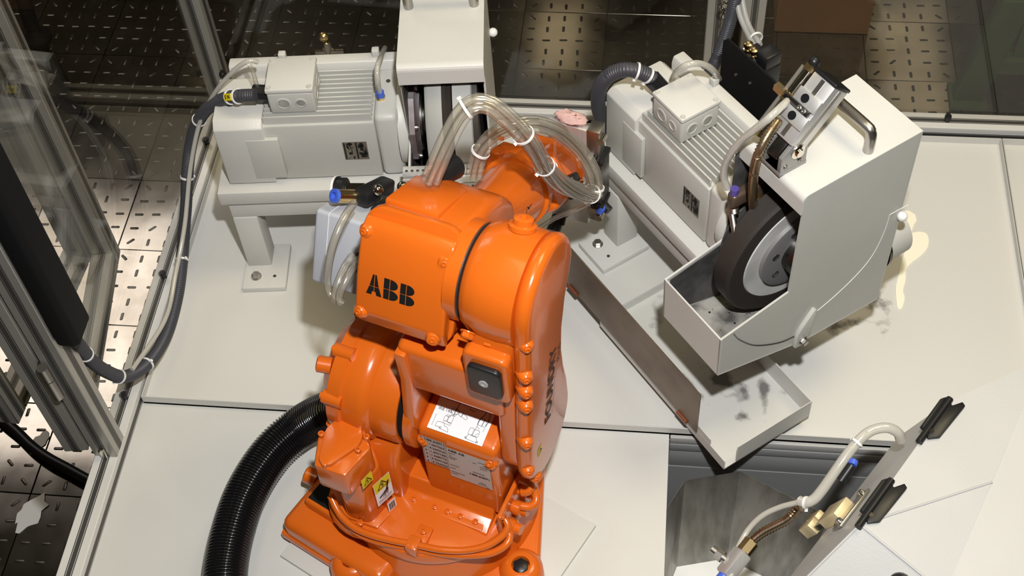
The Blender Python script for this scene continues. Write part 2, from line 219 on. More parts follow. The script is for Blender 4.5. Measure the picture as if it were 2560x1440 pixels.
# ------------------------------------------------------------------ mesh builder
def rot_to(d):
    return Vector((0, 0, 1)).rotation_difference(Vector(d).normalized()).to_matrix().to_4x4()
class MB:
    def __init__(s): s.bm = bmesh.new()
    def _add(s, t, Mx=None):
        if Mx is not None: t.transform(Mx)
        vm = {v: s.bm.verts.new(v.co) for v in t.verts}
        for f in t.faces:
            try: s.bm.faces.new([vm[v] for v in f.verts])
            except ValueError: pass
        t.free()
    def _bev(s, t, bev, seg, ang=30):
        if bev > 0:
            bmesh.ops.recalc_face_normals(t, faces=t.faces)
            es = [e for e in t.edges if len(e.link_faces) == 2 and e.calc_face_angle(0) > math.radians(ang)]
            if es: bmesh.ops.bevel(t, geom=es, offset=bev, segments=seg, profile=0.5, affect='EDGES', clamp_overlap=True)
    def box(s, lo, hi, Mx=None, bev=0.0, seg=2):
        t = bmesh.new(); bmesh.ops.create_cube(t, size=1)
        for v in t.verts: v.co = Vector([(lo[i] + hi[i]) / 2 + v.co[i] * (hi[i] - lo[i]) for i in range(3)])
        s._bev(t, bev, seg); s._add(t, Mx); return s
    def prism(s, pts, axis, lo, hi, Mx=None, bev=0.0, seg=2, ang=30):
        t = bmesh.new()
        def p3(p, h): return Vector((h, p[0], p[1])) if axis == 'x' else Vector((p[0], h, p[1])) if axis == 'y' else Vector((p[0], p[1], h))
        a = [t.verts.new(p3(p, lo)) for p in pts]; b = [t.verts.new(p3(p, hi)) for p in pts]; n = len(pts)
        t.faces.new(a[::-1]); t.faces.new(b)
        for i in range(n): t.faces.new((a[i], a[(i + 1) % n], b[(i + 1) % n], b[i]))
        bmesh.ops.recalc_face_normals(t, faces=t.faces)
        s._bev(t, bev, seg, ang); s._add(t, Mx); return s
    def lathe(s, prof, o=(0, 0, 0), d=(0, 0, 1), n=32, Mx=None, a0=0.0, bev=0.0, caps=True):
        t = bmesh.new(); rings = []
        if not caps: prof = list(prof) + [prof[0]]
        for (h, r) in prof:
            if r < 1e-6: rings.append([t.verts.new((0, 0, h))])
            else: rings.append([t.verts.new((r * math.cos(a0 + 2 * PI * k / n), r * math.sin(a0 + 2 * PI * k / n), h)) for k in range(n)])
        for A, B in zip(rings, rings[1:]):
            for k in range(n):
                k2 = (k + 1) % n
                if len(A) == 1 and len(B) == 1: continue
                if len(A) == 1: t.faces.new((A[0], B[k2], B[k]))
                elif len(B) == 1: t.faces.new((A[k], A[k2], B[0]))
                else: t.faces.new((A[k], A[k2], B[k2], B[k]))
        if caps and len(rings[0]) > 1: t.faces.new(rings[0][::-1])
        if caps and len(rings[-1]) > 1: t.faces.new(rings[-1])
        if not caps: bmesh.ops.remove_doubles(t, verts=t.verts, dist=1e-7)
        bmesh.ops.recalc_face_normals(t, faces=t.faces)
        s._bev(t, bev, 2)
        t.transform(Matrix.Translation(o) @ rot_to(d)); s._add(t, Mx); return s
    def cyl(s, a, b, r, n=20, r2=None, Mx=None, bev=0.0):
        a = Vector(a); b = Vector(b)
        return s.lathe([(0, r), ((b - a).length, r if r2 is None else r2)], a, b - a, n, Mx, bev=bev)
    def ball(s, c, r, Mx=None, sx=(1, 1, 1)):
        t = bmesh.new(); bmesh.ops.create_uvsphere(t, u_segments=20, v_segments=12, radius=r)
        t.transform(Matrix.Translation(c) @ Matrix.Diagonal((*sx, 1))); s._add(t, Mx); return s
    def tube(s, pts, r, n=12, res=None, rad=None, cap=True, Mx=None):
        P = spline(pts, res) if res else [Vector(p) for p in pts]
        t = bmesh.new(); T = []
        for i in range(len(P)): T.append((P[min(i + 1, len(P) - 1)] - P[max(i - 1, 0)]).normalized())
        N = T[0].orthogonal().normalized(); rings = []
        for i in range(len(P)):
            if i: N = (T[i - 1].rotation_difference(T[i]).to_matrix() @ N); N = (N - T[i] * N.dot(T[i])).normalized()
            B = T[i].cross(N); rr = rad(i, len(P)) if rad else r
            rings.append([t.verts.new(P[i] + (N * math.cos(2 * PI * k / n) + B * math.sin(2 * PI * k / n)) * rr) for k in range(n)])
        for A, B in zip(rings, rings[1:]):
            for k in range(n): t.faces.new((A[k], A[(k + 1) % n], B[(k + 1) % n], B[k]))
        if cap: t.faces.new(rings[0][::-1]); t.faces.new(rings[-1])
        s._add(t, Mx); return s
    def poly(s, pts):
        vs = [s.bm.verts.new(p) for p in pts]; s.bm.faces.new(vs); return s
    def sheet(s, path, th, axis, lo, hi, Mx=None):
        # a folded sheet: 2-D path with thickness, run along an axis
        P = [Vector((p[0], p[1])) for p in path]; off = []
        for i in range(len(P)):
            d0 = (P[i] - P[i - 1]).normalized() if i else None; d1 = (P[i + 1] - P[i]).normalized() if i < len(P) - 1 else None
            n0 = Vector((-d0.y, d0.x)) if d0 else None; n1 = Vector((-d1.y, d1.x)) if d1 else None
            if n0 is None: off.append(P[i] + n1 * th)
            elif n1 is None: off.append(P[i] + n0 * th)
            else:
                b = (n0 + n1); b = b / max(b.length_squared, .3) * 2; off.append(P[i] + b * th)
        for i in range(len(P) - 1):
            s.prism([P[i], P[i + 1], off[i + 1], off[i]], axis, lo, hi, Mx)
        return s
    def build(s, name, m, parent=None, smooth=38, weld=True):
        me = bpy.data.meshes.new(name)
        if weld: bmesh.ops.remove_doubles(s.bm, verts=s.bm.verts, dist=1e-6)
        s.bm.to_mesh(me); s.bm.free()
        for p in me.polygons: p.use_smooth = True
        me.set_sharp_from_angle(angle=math.radians(smooth))
        me.materials.append(M[m] if isinstance(m, str) else m)
        o = bpy.data.objects.new(name, me); COL.objects.link(o)
        if parent is not None: o.parent = parent
        return o
def spline(pts, res):
    P = [Vector(p) for p in pts]; out = []
    for i in range(len(P) - 1):
        p0 = P[i - 1] if i else P[0] * 2 - P[1]; p1 = P[i]; p2 = P[i + 1]; p3 = P[i + 2] if i + 2 < len(P) else P[-1] * 2 - P[-2]
        n = max(2, int((p2 - p1).length / res))
        for k in range(n):
            t = k / n
            out.append(0.5 * ((2 * p1) + (p2 - p0) * t + (2 * p0 - 5 * p1 + 4 * p2 - p3) * t * t + (3 * p1 - p0 - 3 * p2 + p3) * t ** 3))
    out.append(P[-1]); return out
def thing(name, label, cat, loc=(0, 0, 0), rz=0.0, group=None, scale=1.0):
    o = bpy.data.objects.new(name, None); COL.objects.link(o); o.location = loc; o.rotation_euler = (0, 0, rz); o.scale = (scale,) * 3
    o.empty_display_size = .05
    return tag(o, label, cat, group)
def tag(o, label, cat, group=None):
    o['label'] = label; o['category'] = cat
    if group: o['group'] = group
    return o
def copyp(o, parent, loc, rot=None):
    c = o.copy(); COL.objects.link(c); c.parent = parent; c.location = loc
    if rot: c.rotation_euler = rot
    return c
def lab(o, s): o['label'] = s; return o
# polygons, rounded
def rrect(x0, y0, x1, y1, r, n=4):
    out = []
    for cx, cy, a in ((x1 - r, y0 + r, -PI / 2), (x1 - r, y1 - r, 0), (x0 + r, y1 - r, PI / 2), (x0 + r, y0 + r, PI)):
        for k in range(n + 1): out.append((cx + r * math.cos(a + PI / 2 * k / n), cy + r * math.sin(a + PI / 2 * k / n)))
    return out
def hull2(circs, n=24):
    pts = []
    for (cx, cy, r) in circs:
        for k in range(n * 2): pts.append((cx + r * math.cos(PI * k / n), cy + r * math.sin(PI * k / n)))
    pts = sorted(set((round(a, 6), round(b, 6)) for a, b in pts))
    def half(ps):
        h = []
        for p in ps:
            while len(h) >= 2 and (h[-1][0] - h[-2][0]) * (p[1] - h[-2][1]) - (h[-1][1] - h[-2][1]) * (p[0] - h[-2][0]) <= 1e-12: h.pop()
            h.append(p)
        return h
    a = half(pts); b = half(pts[::-1]); return a[:-1] + b[:-1]
def frameM(o, x, y):
    x = Vector(x).normalized(); y = Vector(y); y = (y - x * x.dot(y)).normalized(); z = x.cross(y)
    return Matrix(((x.x, y.x, z.x, o[0]), (x.y, y.y, z.y, o[1]), (x.z, y.z, z.z, o[2]), (0, 0, 0, 1)))
# flat print: text and line drawings laid on a surface
def text_bm(txt, size, bold=0.0, sx=1.0, align='LEFT', sp=1.0):
    cu = bpy.data.curves.new('t', 'FONT'); cu.body = txt; cu.size = size; cu.offset = bold; cu.align_x = align; cu.space_character = sp
    cu.resolution_u = 3
    o = bpy.data.objects.new('t', cu); COL.objects.link(o); bpy.context.view_layer.update()
    me = bpy.data.meshes.new_from_object(o.evaluated_get(bpy.context.evaluated_depsgraph_get()))
    bpy.data.objects.remove(o); bpy.data.curves.remove(cu)
    t = bmesh.new(); t.from_mesh(me); bpy.data.meshes.remove(me)
    if sx != 1: t.transform(Matrix.Diagonal((sx, 1, 1, 1)))
    return t
class PR:   # print sheet in 2-D, placed by a matrix
    def __init__(s): s.bm = bmesh.new()
    def _m(s, t, z):
        vm = {v: s.bm.verts.new((v.co.x, v.co.y, z)) for v in t.verts}
        for f in t.faces: s.bm.faces.new([vm[v] for v in f.verts])
        t.free()
    def text(s, txt, x, y, size, bold=0.0, sx=1.0, align='LEFT', z=0.0, sp=1.0):
        t = text_bm(txt, size, bold, sx, align, sp); t.transform(Matrix.Translation((x, y, 0))); s._m(t, z); return s
    def line(s, pts, wd, closed=False, z=0.0):
        q = [Vector(p) for p in pts]
        if closed: q.append(q[0])
        for a, b in zip(q, q[1:]):
            d = (b - a)
            if d.length < 1e-9: continue
            n = Vector((-d.y, d.x)).normalized() * wd / 2; e = d.normalized() * wd / 3
            s.bm.faces.new([s.bm.verts.new((p.x, p.y, z)) for p in (a - n - e, b - n + e, b + n + e, a + n - e)])
        return s
    def poly(s, pts, z=0.0):
        s.bm.faces.new([s.bm.verts.new((p[0], p[1], z)) for p in pts]); return s
    def place(s, name, m, parent, Mx, onto=None, off=0.0006):
        bm = s.bm
        bm.transform(Mx)
        if onto is not None:
            from mathutils.bvhtree import BVHTree
            bt = BVHTree.FromBMesh(onto); nz = (Mx.to_3x3() @ Vector((0, 0, 1))).normalized()
            for v in bm.verts:
                h = bt.ray_cast(v.co + nz * .05, -nz)
                if h[0] is not None: v.co = h[0] + nz * off
        me = bpy.data.meshes.new(name); bm.to_mesh(me); bm.free(); me.materials.append(M[m])
        o = bpy.data.objects.new(name, me); COL.objects.link(o); o.parent = parent; return o
def tri_sign(pr, cx, cy, h, z=0.0008):
    pr.line([(cx - h * .5, cy - h * .42), (cx + h * .5, cy - h * .42), (cx, cy + h * .5)], h * .09, True, z)
    pr.line([(cx + h * .05, cy + h * .22), (cx - h * .10, cy - h * .02), (cx + h * .08, cy - h * .05), (cx - h * .04, cy - h * .30)], h * .09, False, z)
# fasteners
def hex_bolt(parent, loc, r, d=(0, 0, 1), m='steel', name='bolt'):
    b = MB(); b.lathe([(0, r * 1.25), (r * .22, r * 1.25)], loc, d, 20); b.lathe([(r * .22, r), (r * .95, r), (r * 1.1, r * .8)], loc, d, 6)
    return b.build(name, m, parent, 25)
def cap_screw(parent, loc, r, d=(0, 0, 1), m='orange', name='screw', h=.9):
    b = MB(); b.lathe([(0, r), (r * h, r), (r * (h + .1), r * .85), (r * (h + .1), r * .5), (r * h * .4, r * .45), (r * h * .4, 0)], loc, d, 14)
    return b.build(name, m, parent, 35)

# ------------------------------------------------------------------ floor
ZF = -1.18
fl = MB().box((-3.6, 0.6, ZF - .06), (2.6, 5.6, ZF - .012)).build('floor', 'floorbase'); fl['kind'] = 'structure'
def tile_mesh(seed):
    rnd = random.Random(seed); b = MB(); W, Dp = .306, .3005
    b.box((-W / 2 + .0012, -Dp / 2 + .0012, -.010), (W / 2 - .0012, Dp / 2 - .0012, 0), bev=.0012, seg=1)
    for i in range(5):
        for j in range(5):
            x = (i - 2) * W / 5.15; y = (j - 2) * Dp / 5.15
            ax, ay = abs(i - 2), abs(j - 2)
            if ax == ay: a = math.atan2(y, x) if ax == 2 or rnd.random() < .3 else rnd.choice((0, PI / 2))
            elif ax > ay: a = 0
            else: a = PI / 2
            x += rnd.uniform(-.003, .003); y += rnd.uniform(-.003, .003)
            L, w2, hh = .0098, .0052, .0012
            c, sn = math.cos(a), math.sin(a)
            def q(u, v, z): return (x + u * c - v * sn, y + u * sn + v * c, z)
            base = []
            for k in range(10):
                an = PI * 2 * k / 10 + PI / 10
                base.append(q((L if math.cos(an) > 0 else -L) + w2 * math.cos(an), w2 * math.sin(an) * 1.05, .0001))
            top = []
            for k in range(10):
                an = PI * 2 * k / 10 + PI / 10
                top.append(q((L if math.cos(an) > 0 else -L) + w2 * .45 * math.cos(an), w2 * .40 * math.sin(an), hh))
            A = [b.bm.verts.new(p) for p in base]; B = [b.bm.verts.new(p) for p in top]
            for k in range(10): b.bm.faces.new((A[k], A[(k + 1) % 10], B[(k + 1) % 10], B[k])).material_index = 1
            b.bm.faces.new(B).material_index = 1
    return b
tiles = [tile_mesh(k).build('floor_tile', 'floor', fl, 25) for k in range(3)]
for o in tiles: o.data.materials.append(M['dash'])
first = True
rt = random.Random(12)
k3 = 0
for i in range(-8, 8):
    for j in range(-1, 10):
        x = -.515 + .306 * (i + .5); y = 1.718 + .3005 * (j + .5)
        if k3 < 3: o = tiles[k3]
        else: o = tiles[rt.randrange(3)].copy(); COL.objects.link(o); o.parent = fl
        k3 += 1
        o.location = (x, y, ZF); o.rotation_euler = (rt.uniform(-.006, .006), rt.uniform(-.006, .006), rt.choice((0, PI)))

# ------------------------------------------------------------------ cell enclosure
enc = thing('safety_enclosure', 'aluminium profile enclosure with clear panes standing around the robot cell', 'enclosure', (-1, 2.14, 0))
def E(v): return (v[0] + 1, v[1] - 2.14, v[2])
def profile(name, lo, hi, axis, parent, base=(1, -2.14, 0), m='postalu'):
    lo = [lo[i] + base[i] for i in range(3)]; hi = [hi[i] + base[i] for i in range(3)]
    b = MB(); b.box(lo, hi, bev=.0015, seg=1); o = b.build(name, m, parent)
    g = MB()
    ax = 'xyz'.index(axis); ot = [k for k in range(3) if k != ax]
    for k in ot:
        k2 = [q for q in ot if q != k][0]
        wd = hi[k2] - lo[k2]; n = max(1, round(wd / .045))
        for e in range(n):
            c = lo[k2] + wd * (e + .5) / n
            for sgn in (0, 1):
                l = list(lo); h = list(hi); l[k2] = c - .0042; h[k2] = c + .0042
                if sgn: l[k] = hi[k] - .0008; h[k] = hi[k] + .0004
                else: l[k] = lo[k] - .0004; h[k] = lo[k] + .0008
                l[ax] += .002; h[ax] -= .002
                g.box(l, h)
                for s2 in (-1, 1):
                    l2 = list(l); h2 = list(h); cc = c + s2 * .0062; l2[k2] = cc - .0009; h2[k2] = cc + .0009; g.box(l2, h2)
    g.build('groove', 'groove', o)
    return o
profile('rail', (-1.02, .45, -.015), (-.975, 2.12, .03), 'y', enc, m='alu')
profile('rail', (-.975, 2.12, -.015), (1.35, 2.165, .03), 'x', enc, m='alu')
profile('post', (-1.02, 2.12, -.015), (-.975, 2.165, 1.55), 'z', enc)
profile('post', (-1.02, 1.19, .03), (-.975, 1.235, 1.55), 'z', enc)
profile('post', (.085, 2.12, .03), (.130, 2.165, 1.55), 'z', enc)
profile('post', (.157, 2.12, .03), (.202, 2.165, 1.55), 'z', enc)
profile('lower_rail', (-.975, 2.105, -.115), (1.35, 2.15, -.07), 'x', enc, m='alu')
# legs of the frame down to the hall floor
for (x, y) in ((-.9975, 2.1425), (1.3, 2.1425), (-.9975, .55)):
    profile('leg', (x - .0225, y - .0225, ZF), (x + .0225, y + .0225, -.015), 'z', enc)
for lo, hi in (((-1.0, 1.238, .022), (-.996, 2.118, 1.55)), ((-.972, 2.140, .022), (.084, 2.144, 1.55)), ((.203, 2.140, .022), (1.35, 2.144, 1.55))):
    MB().box(E(lo), E(hi)).build('glass_pane', 'glass', enc)
for p in ((-.9975, 1.615, .03), (-.9975, 1.99, .03), (-.9975, 1.32, .03), (.62, 2.1425, .03)):
    b = MB(); b.lathe([(0, .006), (.006, .006), (.007, .0075), (.014, .0075), (.016, .006)], E(p), (0, 0, 1), 12); b.build('panel_clip', 'black', enc)
b = MB(); b.lathe([(0, .006), (.006, .006), (.007, .0075), (.014, .0075), (.016, .006)], E((-.975, 2.125, .12)), (.5, -.9, 0), 12); b.build('panel_clip', 'black', enc)
# cast bracket at the foot of the door post
MB().box(E((-1.003, 1.184, .031)), E((-.992, 1.190, .062)), bev=.001).build('corner_bracket', 'chrome', enc)
# bi-fold door leaves, folded open outside the left wall
def leaf(name, label, A, B, zt, hinge=False):
    A = Vector(A); B = Vector(B); d = (B - A); L = d.length; ang = math.atan2(d.y, d.x)
    t = thing(name, label, 'door', (A.x, A.y, .05), ang)
    wv = .045; hh = zt
    def pp(nm, lo, hi, ax): return profile(nm, lo, hi, ax, t, (0, 0, 0))
    pp('stile', (0, -.0225, 0), (.038, .0225, hh), 'z'); pp('stile', (L - .038, -.0225, 0), (L, .0225, hh), 'z')
    pp('bottom_rail', (.038, -.0225, 0), (L - .038, .0225, .04), 'x')
    pp('top_rail', (.038, -.0225, hh - .04), (L - .038, .0225, hh), 'x')
    MB().box((.036, -.002, .036), (L - .036, .002, hh - .036)).build('glass_pane', 'glass', t)
    return t, L
dA = PT['door']
tA, LA = leaf('door_leaf', 'glazed aluminium door leaf hinged to the left post, folded back outside', dA[0], (dA[1][0] + .0, dA[1][1], .05), 1.5)
tB, LB = leaf('door_leaf', 'outer glazed door leaf of the folded pair, left of the hinged leaf', dA[2], (dA[1][0] - .055, dA[1][1] + .005, .05), 1.5)
# hinge on the first leaf
hp = Vector(dA[0]); b = MB()
hz = .26
hl = Vector((-.03, .028, hz))
b.box((-.012, -.030, hz - .03), (.036, -.0225, hz + .03), bev=.001); b.build('hinge_plate', 'darksteel', tA)
b = MB(); b.cyl((-.014, -.034, hz - .055), (-.014, -.034, hz - .002), .0095, 16); b.cyl((-.014, -.034, hz + .0), (-.014, -.034, hz + .035), .0095, 16); b.build('hinge_barrel', 'steel', tA)
for zz in (-.015, .015): cap_screw(tA, (.02, -.030, hz + zz), .006, (0, -1, 0), 'darksteel')
# black cable trunking on the door post
tr = thing('cable_trunking', 'tall matt black cable trunking fixed to the door post, cable leaving its bottom', 'trunking', (-.952, 1.215, .40))
MB().prism(rrect(-.021, -.028, .021, .040, .012), 'z', 0, 1.15, bev=.002).build('body', 'blackmatt', tr)
MB().box((-.0225, -.02, .06), (-.0208, .03, 1.1)).build('back_plate', 'black', tr)

# ------------------------------------------------------------------ machine base and trays
base = thing('cell_platform', 'white painted base plate in front under the robot with profile frame edge', 'platform', (-.46, 1.0, 0))
def Bs(v): return (v[0] + .46, v[1] - 1.0, v[2])
MB().box(Bs((-.974, .45, -.016)), Bs((.047, 1.3309, -.003))).build('top_plate', 'tray', base)
MB().box(Bs((.047, 1.325, -.75)), Bs((1.35, 1.345, -.11))).build('front_panel', 'panelgrey', base)
for (z0, z1, y0) in ((-.024, -.004, 1.324), (-.050, -.0265, 1.324), (-.110, -.0535, 1.326)):
    MB().box(Bs((.049, y0, z0)), Bs((1.35, 1.36, z1)), bev=.002).build('frame_profile', 'panelgrey' if z0 < -.03 else 'lipgrey', base)
MB().box(Bs((.049, 1.332, -.108)), Bs((1.35, 1.36, -.004))).build('groove', 'groove', base)
MB().box(Bs((.030, .45, -.75)), Bs((.045, 1.33, -.016))).build('side_panel', 'panelgrey', base)
MB().box(Bs((-.974, 1.33, -.06)), Bs((1.35, 2.12, -.02))).build('deck', 'panelgrey', base)
for x in (-.9, 1.25):
    for y in (.6, 1.95): MB().box(Bs((x - .03, y - .03, ZF)), Bs((x + .03, y + .03, -.02))).build('leg', 'alu', base)
def tray(name, label, x0, y0, x1, y1, h, mm, skip=()):
    t = thing(name, label, 'tray', ((x0 + x1) / 2, (y0 + y1) / 2, -.02))
    cx, cy = (x0 + x1) / 2, (y0 + y1) / 2; th = .002
    MB().box((x0 - cx, y0 - cy, 0), (x1 - cx, y1 - cy, .022)).build('tray_floor', mm, t)
    L = {'front': ((x0, y0), (x1, y0 + th)), 'back': ((x0, y1 - th), (x1, y1)), 'left': ((x0, y0 + th), (x0 + th, y1 - th)), 'right': ((x1 - th, y0 + th), (x1, y1 - th))}
    for k, (a, c) in L.items():
        MB().box((a[0] - cx, a[1] - cy, .0), (c[0] - cx, c[1] - cy, .02 + h), bev=.0006, seg=1).build('rim', 'cream', t)
    return t
tray('drip_tray', 'large white drip tray with low rim under both grinders', -.972, 1.331, .7325, 2.105, .020, 'traydust')
tray('drip_tray', 'second white drip tray behind the right divider at the picture edge', .7345, 1.331, 1.34, 2.105, .020, 'tray')
# puddle and dust on the tray
b = MB(); pts = PT['puddle']
cx = sum(p[0] for p in pts) / len(pts); cy = sum(p[1] for p in pts) / len(pts)
sm = spline(pts + [pts[0]], .004)[:-1]
b.prism([(p.x, p.y) for p in sm], 'z', .0018, .0042)
pud = b.build('coolant_puddle', 'puddle'); tag(pud, 'shiny yellowish puddle of spilt liquid on the tray behind right grinder', 'puddle')
MB().prism([(x, y) for x, y in ((.505, 1.885), (.512, 1.900), (.526, 1.903), (.538, 1.893), (.54, 1.876), (.532, 1.862), (.515, 1.858), (.505, 1.868))], 'z', .0018, .004).build('small_puddle', 'puddle', pud)

# ------------------------------------------------------------------ grinders
def grinder(label, fr, ang, scale, z0, zt, fb, h0, h1, la, kind):
    t = thing('bench_grinder', label, 'grinder', (fr[0], fr[1], z0), math.radians(ang), None, scale)
    # stand
    MB().box((-.012, -.008, .214), (.36, .20, .248), bev=.0025).build('tabletop', 'cream', t)
    MB().box((.0, 0, .168), (.36, .045, .2139), bev=.002).build('beam', 'cream', t)
    MB().box((.0, .145, .168), (.36, .19, .2139), bev=.002).build('beam', 'cream', t)
    for a in (la, .30):
        for bb in ((-.002,) if a == la else (0, .14)):
            MB().box((a, bb, .012), (a + .050, bb + .052, .1679), bev=.004).build('leg', 'cream', t)
    MB().box((la - .006, -.060, 0), (la + .083, .055, .0135), bev=.001).build('foot_plate', 'cream', t)
    hex_bolt(t, (la + .020, -.030, .0135), .0088)
    MB().cyl((la + .058, -.030, .0125), (la + .058, -.030, .0140), .0035, 12).build('bolt_hole', 'groove', t)
    # motor
    MB().box((.05, .035, .247), (.335, .14, .2535)).build('shadow_gap_strip', 'blackmatt', t)  # dark box in the gap under the motor, stands in for shadow
    MB().box((.100, .020, .253), (.312, .152, .398), bev=.004).build('motor_body', 'greycream', t)
    f = None
    for k in range(11):
        bb = .0275 + k * .0117
        if f is None:
            f = MB().box((.106, -.0016, .392), (.308, .0016, .4165), bev=.0008, seg=1).build('cooling_fin', 'greycream', t); f.location = (0, bb, 0)
        else: copyp(f, t, (0, bb, 0))
    MB().prism([(.012, .2535), (.148, .2535), (.148, .40), (.135, .414), (.028, .414), (.012, .400)], 'x', .012, .104, bev=.0025, seg=2, ang=20).build('fan_cowl', 'cream', t)
    MB().box((.068, .0105, .268), (.128, .0195, .372), bev=.0012).build('cowl_tab', 'greycream', t)
    MB().prism([(.152, .253), (.176, .253), (.176, .430), (.152, .430), (.148, .415)], 'x', .030, .362, bev=.003).build('back_rib', 'cream', t)
    for a in (.127, .305): MB().box((a, .160, .430), (a + .014, .174, .446), bev=.002).build('lifting_lug', 'cream', t)
    MB().box((.312, .018, .253), (.356, .152, .414), bev=.012, seg=4).build('end_shield', 'cream', t)
    MB().cyl((.336, .112, .413), (.336, .112, .4152), .0042, 14).build('drain_hole', 'groove', t)
    MB().lathe([(0, .084), (.012, .084), (.018, .080)], (.354, .090, .335), (1, 0, 0), 40).build('flange', 'cream', t)
    # terminal box
    tb = MB(); tb.box((.122, .036, .414), (.208, .120, .466), bev=.005, seg=3); tbo = tb.build('terminal_box', 'greycream', t)
    MB().box((.1205, .0345, .4665), (.2095, .1215, .4765), bev=.003, seg=2).build('lid', 'cream', tbo)
    for x, y in ((.128, .042), (.202, .042), (.128, .114), (.202, .114)):
        q = MB(); q.lathe([(0, .0055), (.0006, .0055), (.0008, .004), (.0022, .0038), (.0022, .0015), (.001, .0012), (.001, 0)], (x, y, .4765), (0, 0, 1), 14); q.build('screw', 'greycream', tbo)
    for x, r in ((.150, .0125), (.182, .010)):
        q = MB(); q.lathe([(0, r + .002), (.0015, r), (.0015, r - .0015), (-.002, r - .002), (-.002, 0)], (x, .036, .441), (0, -1, 0), 24); q.build('knockout', 'greycream', tbo)
    for y, r in ((.060, .0115), (.094, .0115)):
        q = MB(); q.lathe([(0, r + .002), (.0015, r), (.0015, r - .0015), (-.002, r - .002), (-.002, 0)], (.208, y, .441), (1, 0, 0), 24); q.build('knockout', 'greycream', tbo)
    npl = MB().box((.245, .0190, .302), (.291, .0199, .350)).build('nameplate', 'steel', t)
    pr = PR(); rn = random.Random(5)
    for c in (0, 1):
        x0 = .2465 + c * .0225
        pr.poly([(x0, .304), (x0 + .003, .304), (x0 + .003, .348), (x0, .348)])
        for q_ in range(26):
            xx = x0 + .004 + rn.random() * .013; zz = .304 + rn.random() * .040; ww = rn.choice((.0015, .003, .006)); hh_ = rn.choice((.0012, .002, .006, .009))
            if xx + ww < x0 + .0215 and zz + hh_ < .349: pr.poly([(xx, zz), (xx + ww, zz), (xx + ww, zz + hh_), (xx, zz + hh_)])
    pr.place('etched_print', 'ink', npl, Matrix(((1, 0, 0, 0), (0, 0, -1, .0187), (0, 1, 0, 0), (0, 0, 0, 1))))
    # wheel guard: folded shell, side plates, lower box
    th = .003; mm = 'hoodwhite' if False else 'cream'
    r = .012; bend = [(fb + r - r * math.cos(PI / 2 * k / 5), zt - r + r * math.sin(PI / 2 * k / 5)) for k in range(6)]
    sh = MB(); sh.sheet([(.252, .156)] + [(.252, zt)] + bend[::-1] + [(fb, zt - .042)], th, 'x', h0, h1)
    hood = sh.build('guard_hood', mm, t, 50)
    side = [(-.128, .332), (-.126, .225), (.075, .166), (.252, .155), (.252, zt - .001), (fb + .012, zt - .001), (fb + .002, zt - .012), (fb + .002, zt - .042), (.013, zt - .042), (.013, .358)]
    MB().prism([(p[0], p[1]) for p in side], 'x', h1 - .004, h1 - .0002).build('side_plate', 'greycream' if kind == 2 else mm, t)
    sl = [(-.128, .332), (-.126, .225), (.075, .166), (.252, .155), (.252, zt - .001), (fb + .012, zt - .001), (fb + .002, zt - .012), (fb + .002, zt - .042), (.013, zt - .042), (.013, .358)]
    MB().prism(sl, 'x', h0, h0 + .004).build('side_plate', mm, t)
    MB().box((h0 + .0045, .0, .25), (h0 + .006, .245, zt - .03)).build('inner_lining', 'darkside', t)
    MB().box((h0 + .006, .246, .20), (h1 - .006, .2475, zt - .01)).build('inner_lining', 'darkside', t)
    gb = MB(); gb.sheet([(-.128, .332), (-.126, .225), (.075, .166), (.25, .156)], th, 'x', h0, h1); gb.build('guard_box', mm, t, 50)
    MB().prism([(-.119, .2295), (.075, .1725), (.245, .162), (.245, .1635), (.075, .174), (-.119, .231)], 'x', h0 + .0065, h1 - .0045).build('dust_layer', 'grime', t)
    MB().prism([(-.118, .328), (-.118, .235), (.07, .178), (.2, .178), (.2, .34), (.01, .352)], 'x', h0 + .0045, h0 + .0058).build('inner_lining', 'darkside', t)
    gt = MB(); rg = random.Random(9)
    for k in range(70):
        a_ = rg.uniform(h0 + .02, h1 - .015); b_ = -.118 + rg.random() ** 1.6 * .17; z_ = .2305 - (b_ + .119) * .295 + .0006
        r_ = rg.uniform(.0006, .0017); gt.box((a_ - r_, b_ - r_, z_ - .0006), (a_ + r_, b_ + r_, z_ + r_))
    q = gt.build('grit', 'blackmatt', t); q['kind'] = 'stuff'
    # handle
    a0, a1, hb, hh = h0 + .016, h1 - .018, .153, .045
    hs = MB(); hs.tube([(a0, hb, zt), (a0, hb, zt + hh - .014), (a0 + .004, hb, zt + hh - .004), (a0 + .016, hb, zt + hh), (a1 - .016, hb, zt + hh), (a1 - .004, hb, zt + hh - .004), (a1, hb, zt + hh - .014), (a1, hb, zt)], .0088, 16, res=.004)
    hs.build('handle', 'steel', t)
    MB().ball((h1 + .006, .250, .40), .009).build('hinge_pin', 'white', t)
    wr = .152; cz = .335; cb = .09
    if kind == 1:
        W = lambda nm, prof, m: MB().lathe(prof, (0, cb, .36), (1, 0, 0), 56).build(nm, m, t)
        wh = W('contact_wheel', [(.412, .10), (.414, .143), (.420, .148), (.445, .149), (.445, .02), (.412, .02)], 'wheelgrey')
        q = MB().lathe([(.4452, .138), (.4452, .148), (.452, .151), (.456, .146), (.462, .150), (.464, .138)], (0, cb, .36), (1, 0, 0), 56); q.build('belt_groove', 'rubber', wh)
        q = MB().lathe([(.4645, .10), (.4645, .149), (.497, .149), (.4995, .146), (.4995, .02)], (0, cb, .36), (1, 0, 0), 56); q.build('rim', 'wheelgrey', wh)
        q = MB().lathe([(.4998, .05), (.4998, .150), (.509, .148), (.509, .05)], (0, cb, .36), (1, 0, 0), 56); q.build('edge_ring', 'rubber', wh)
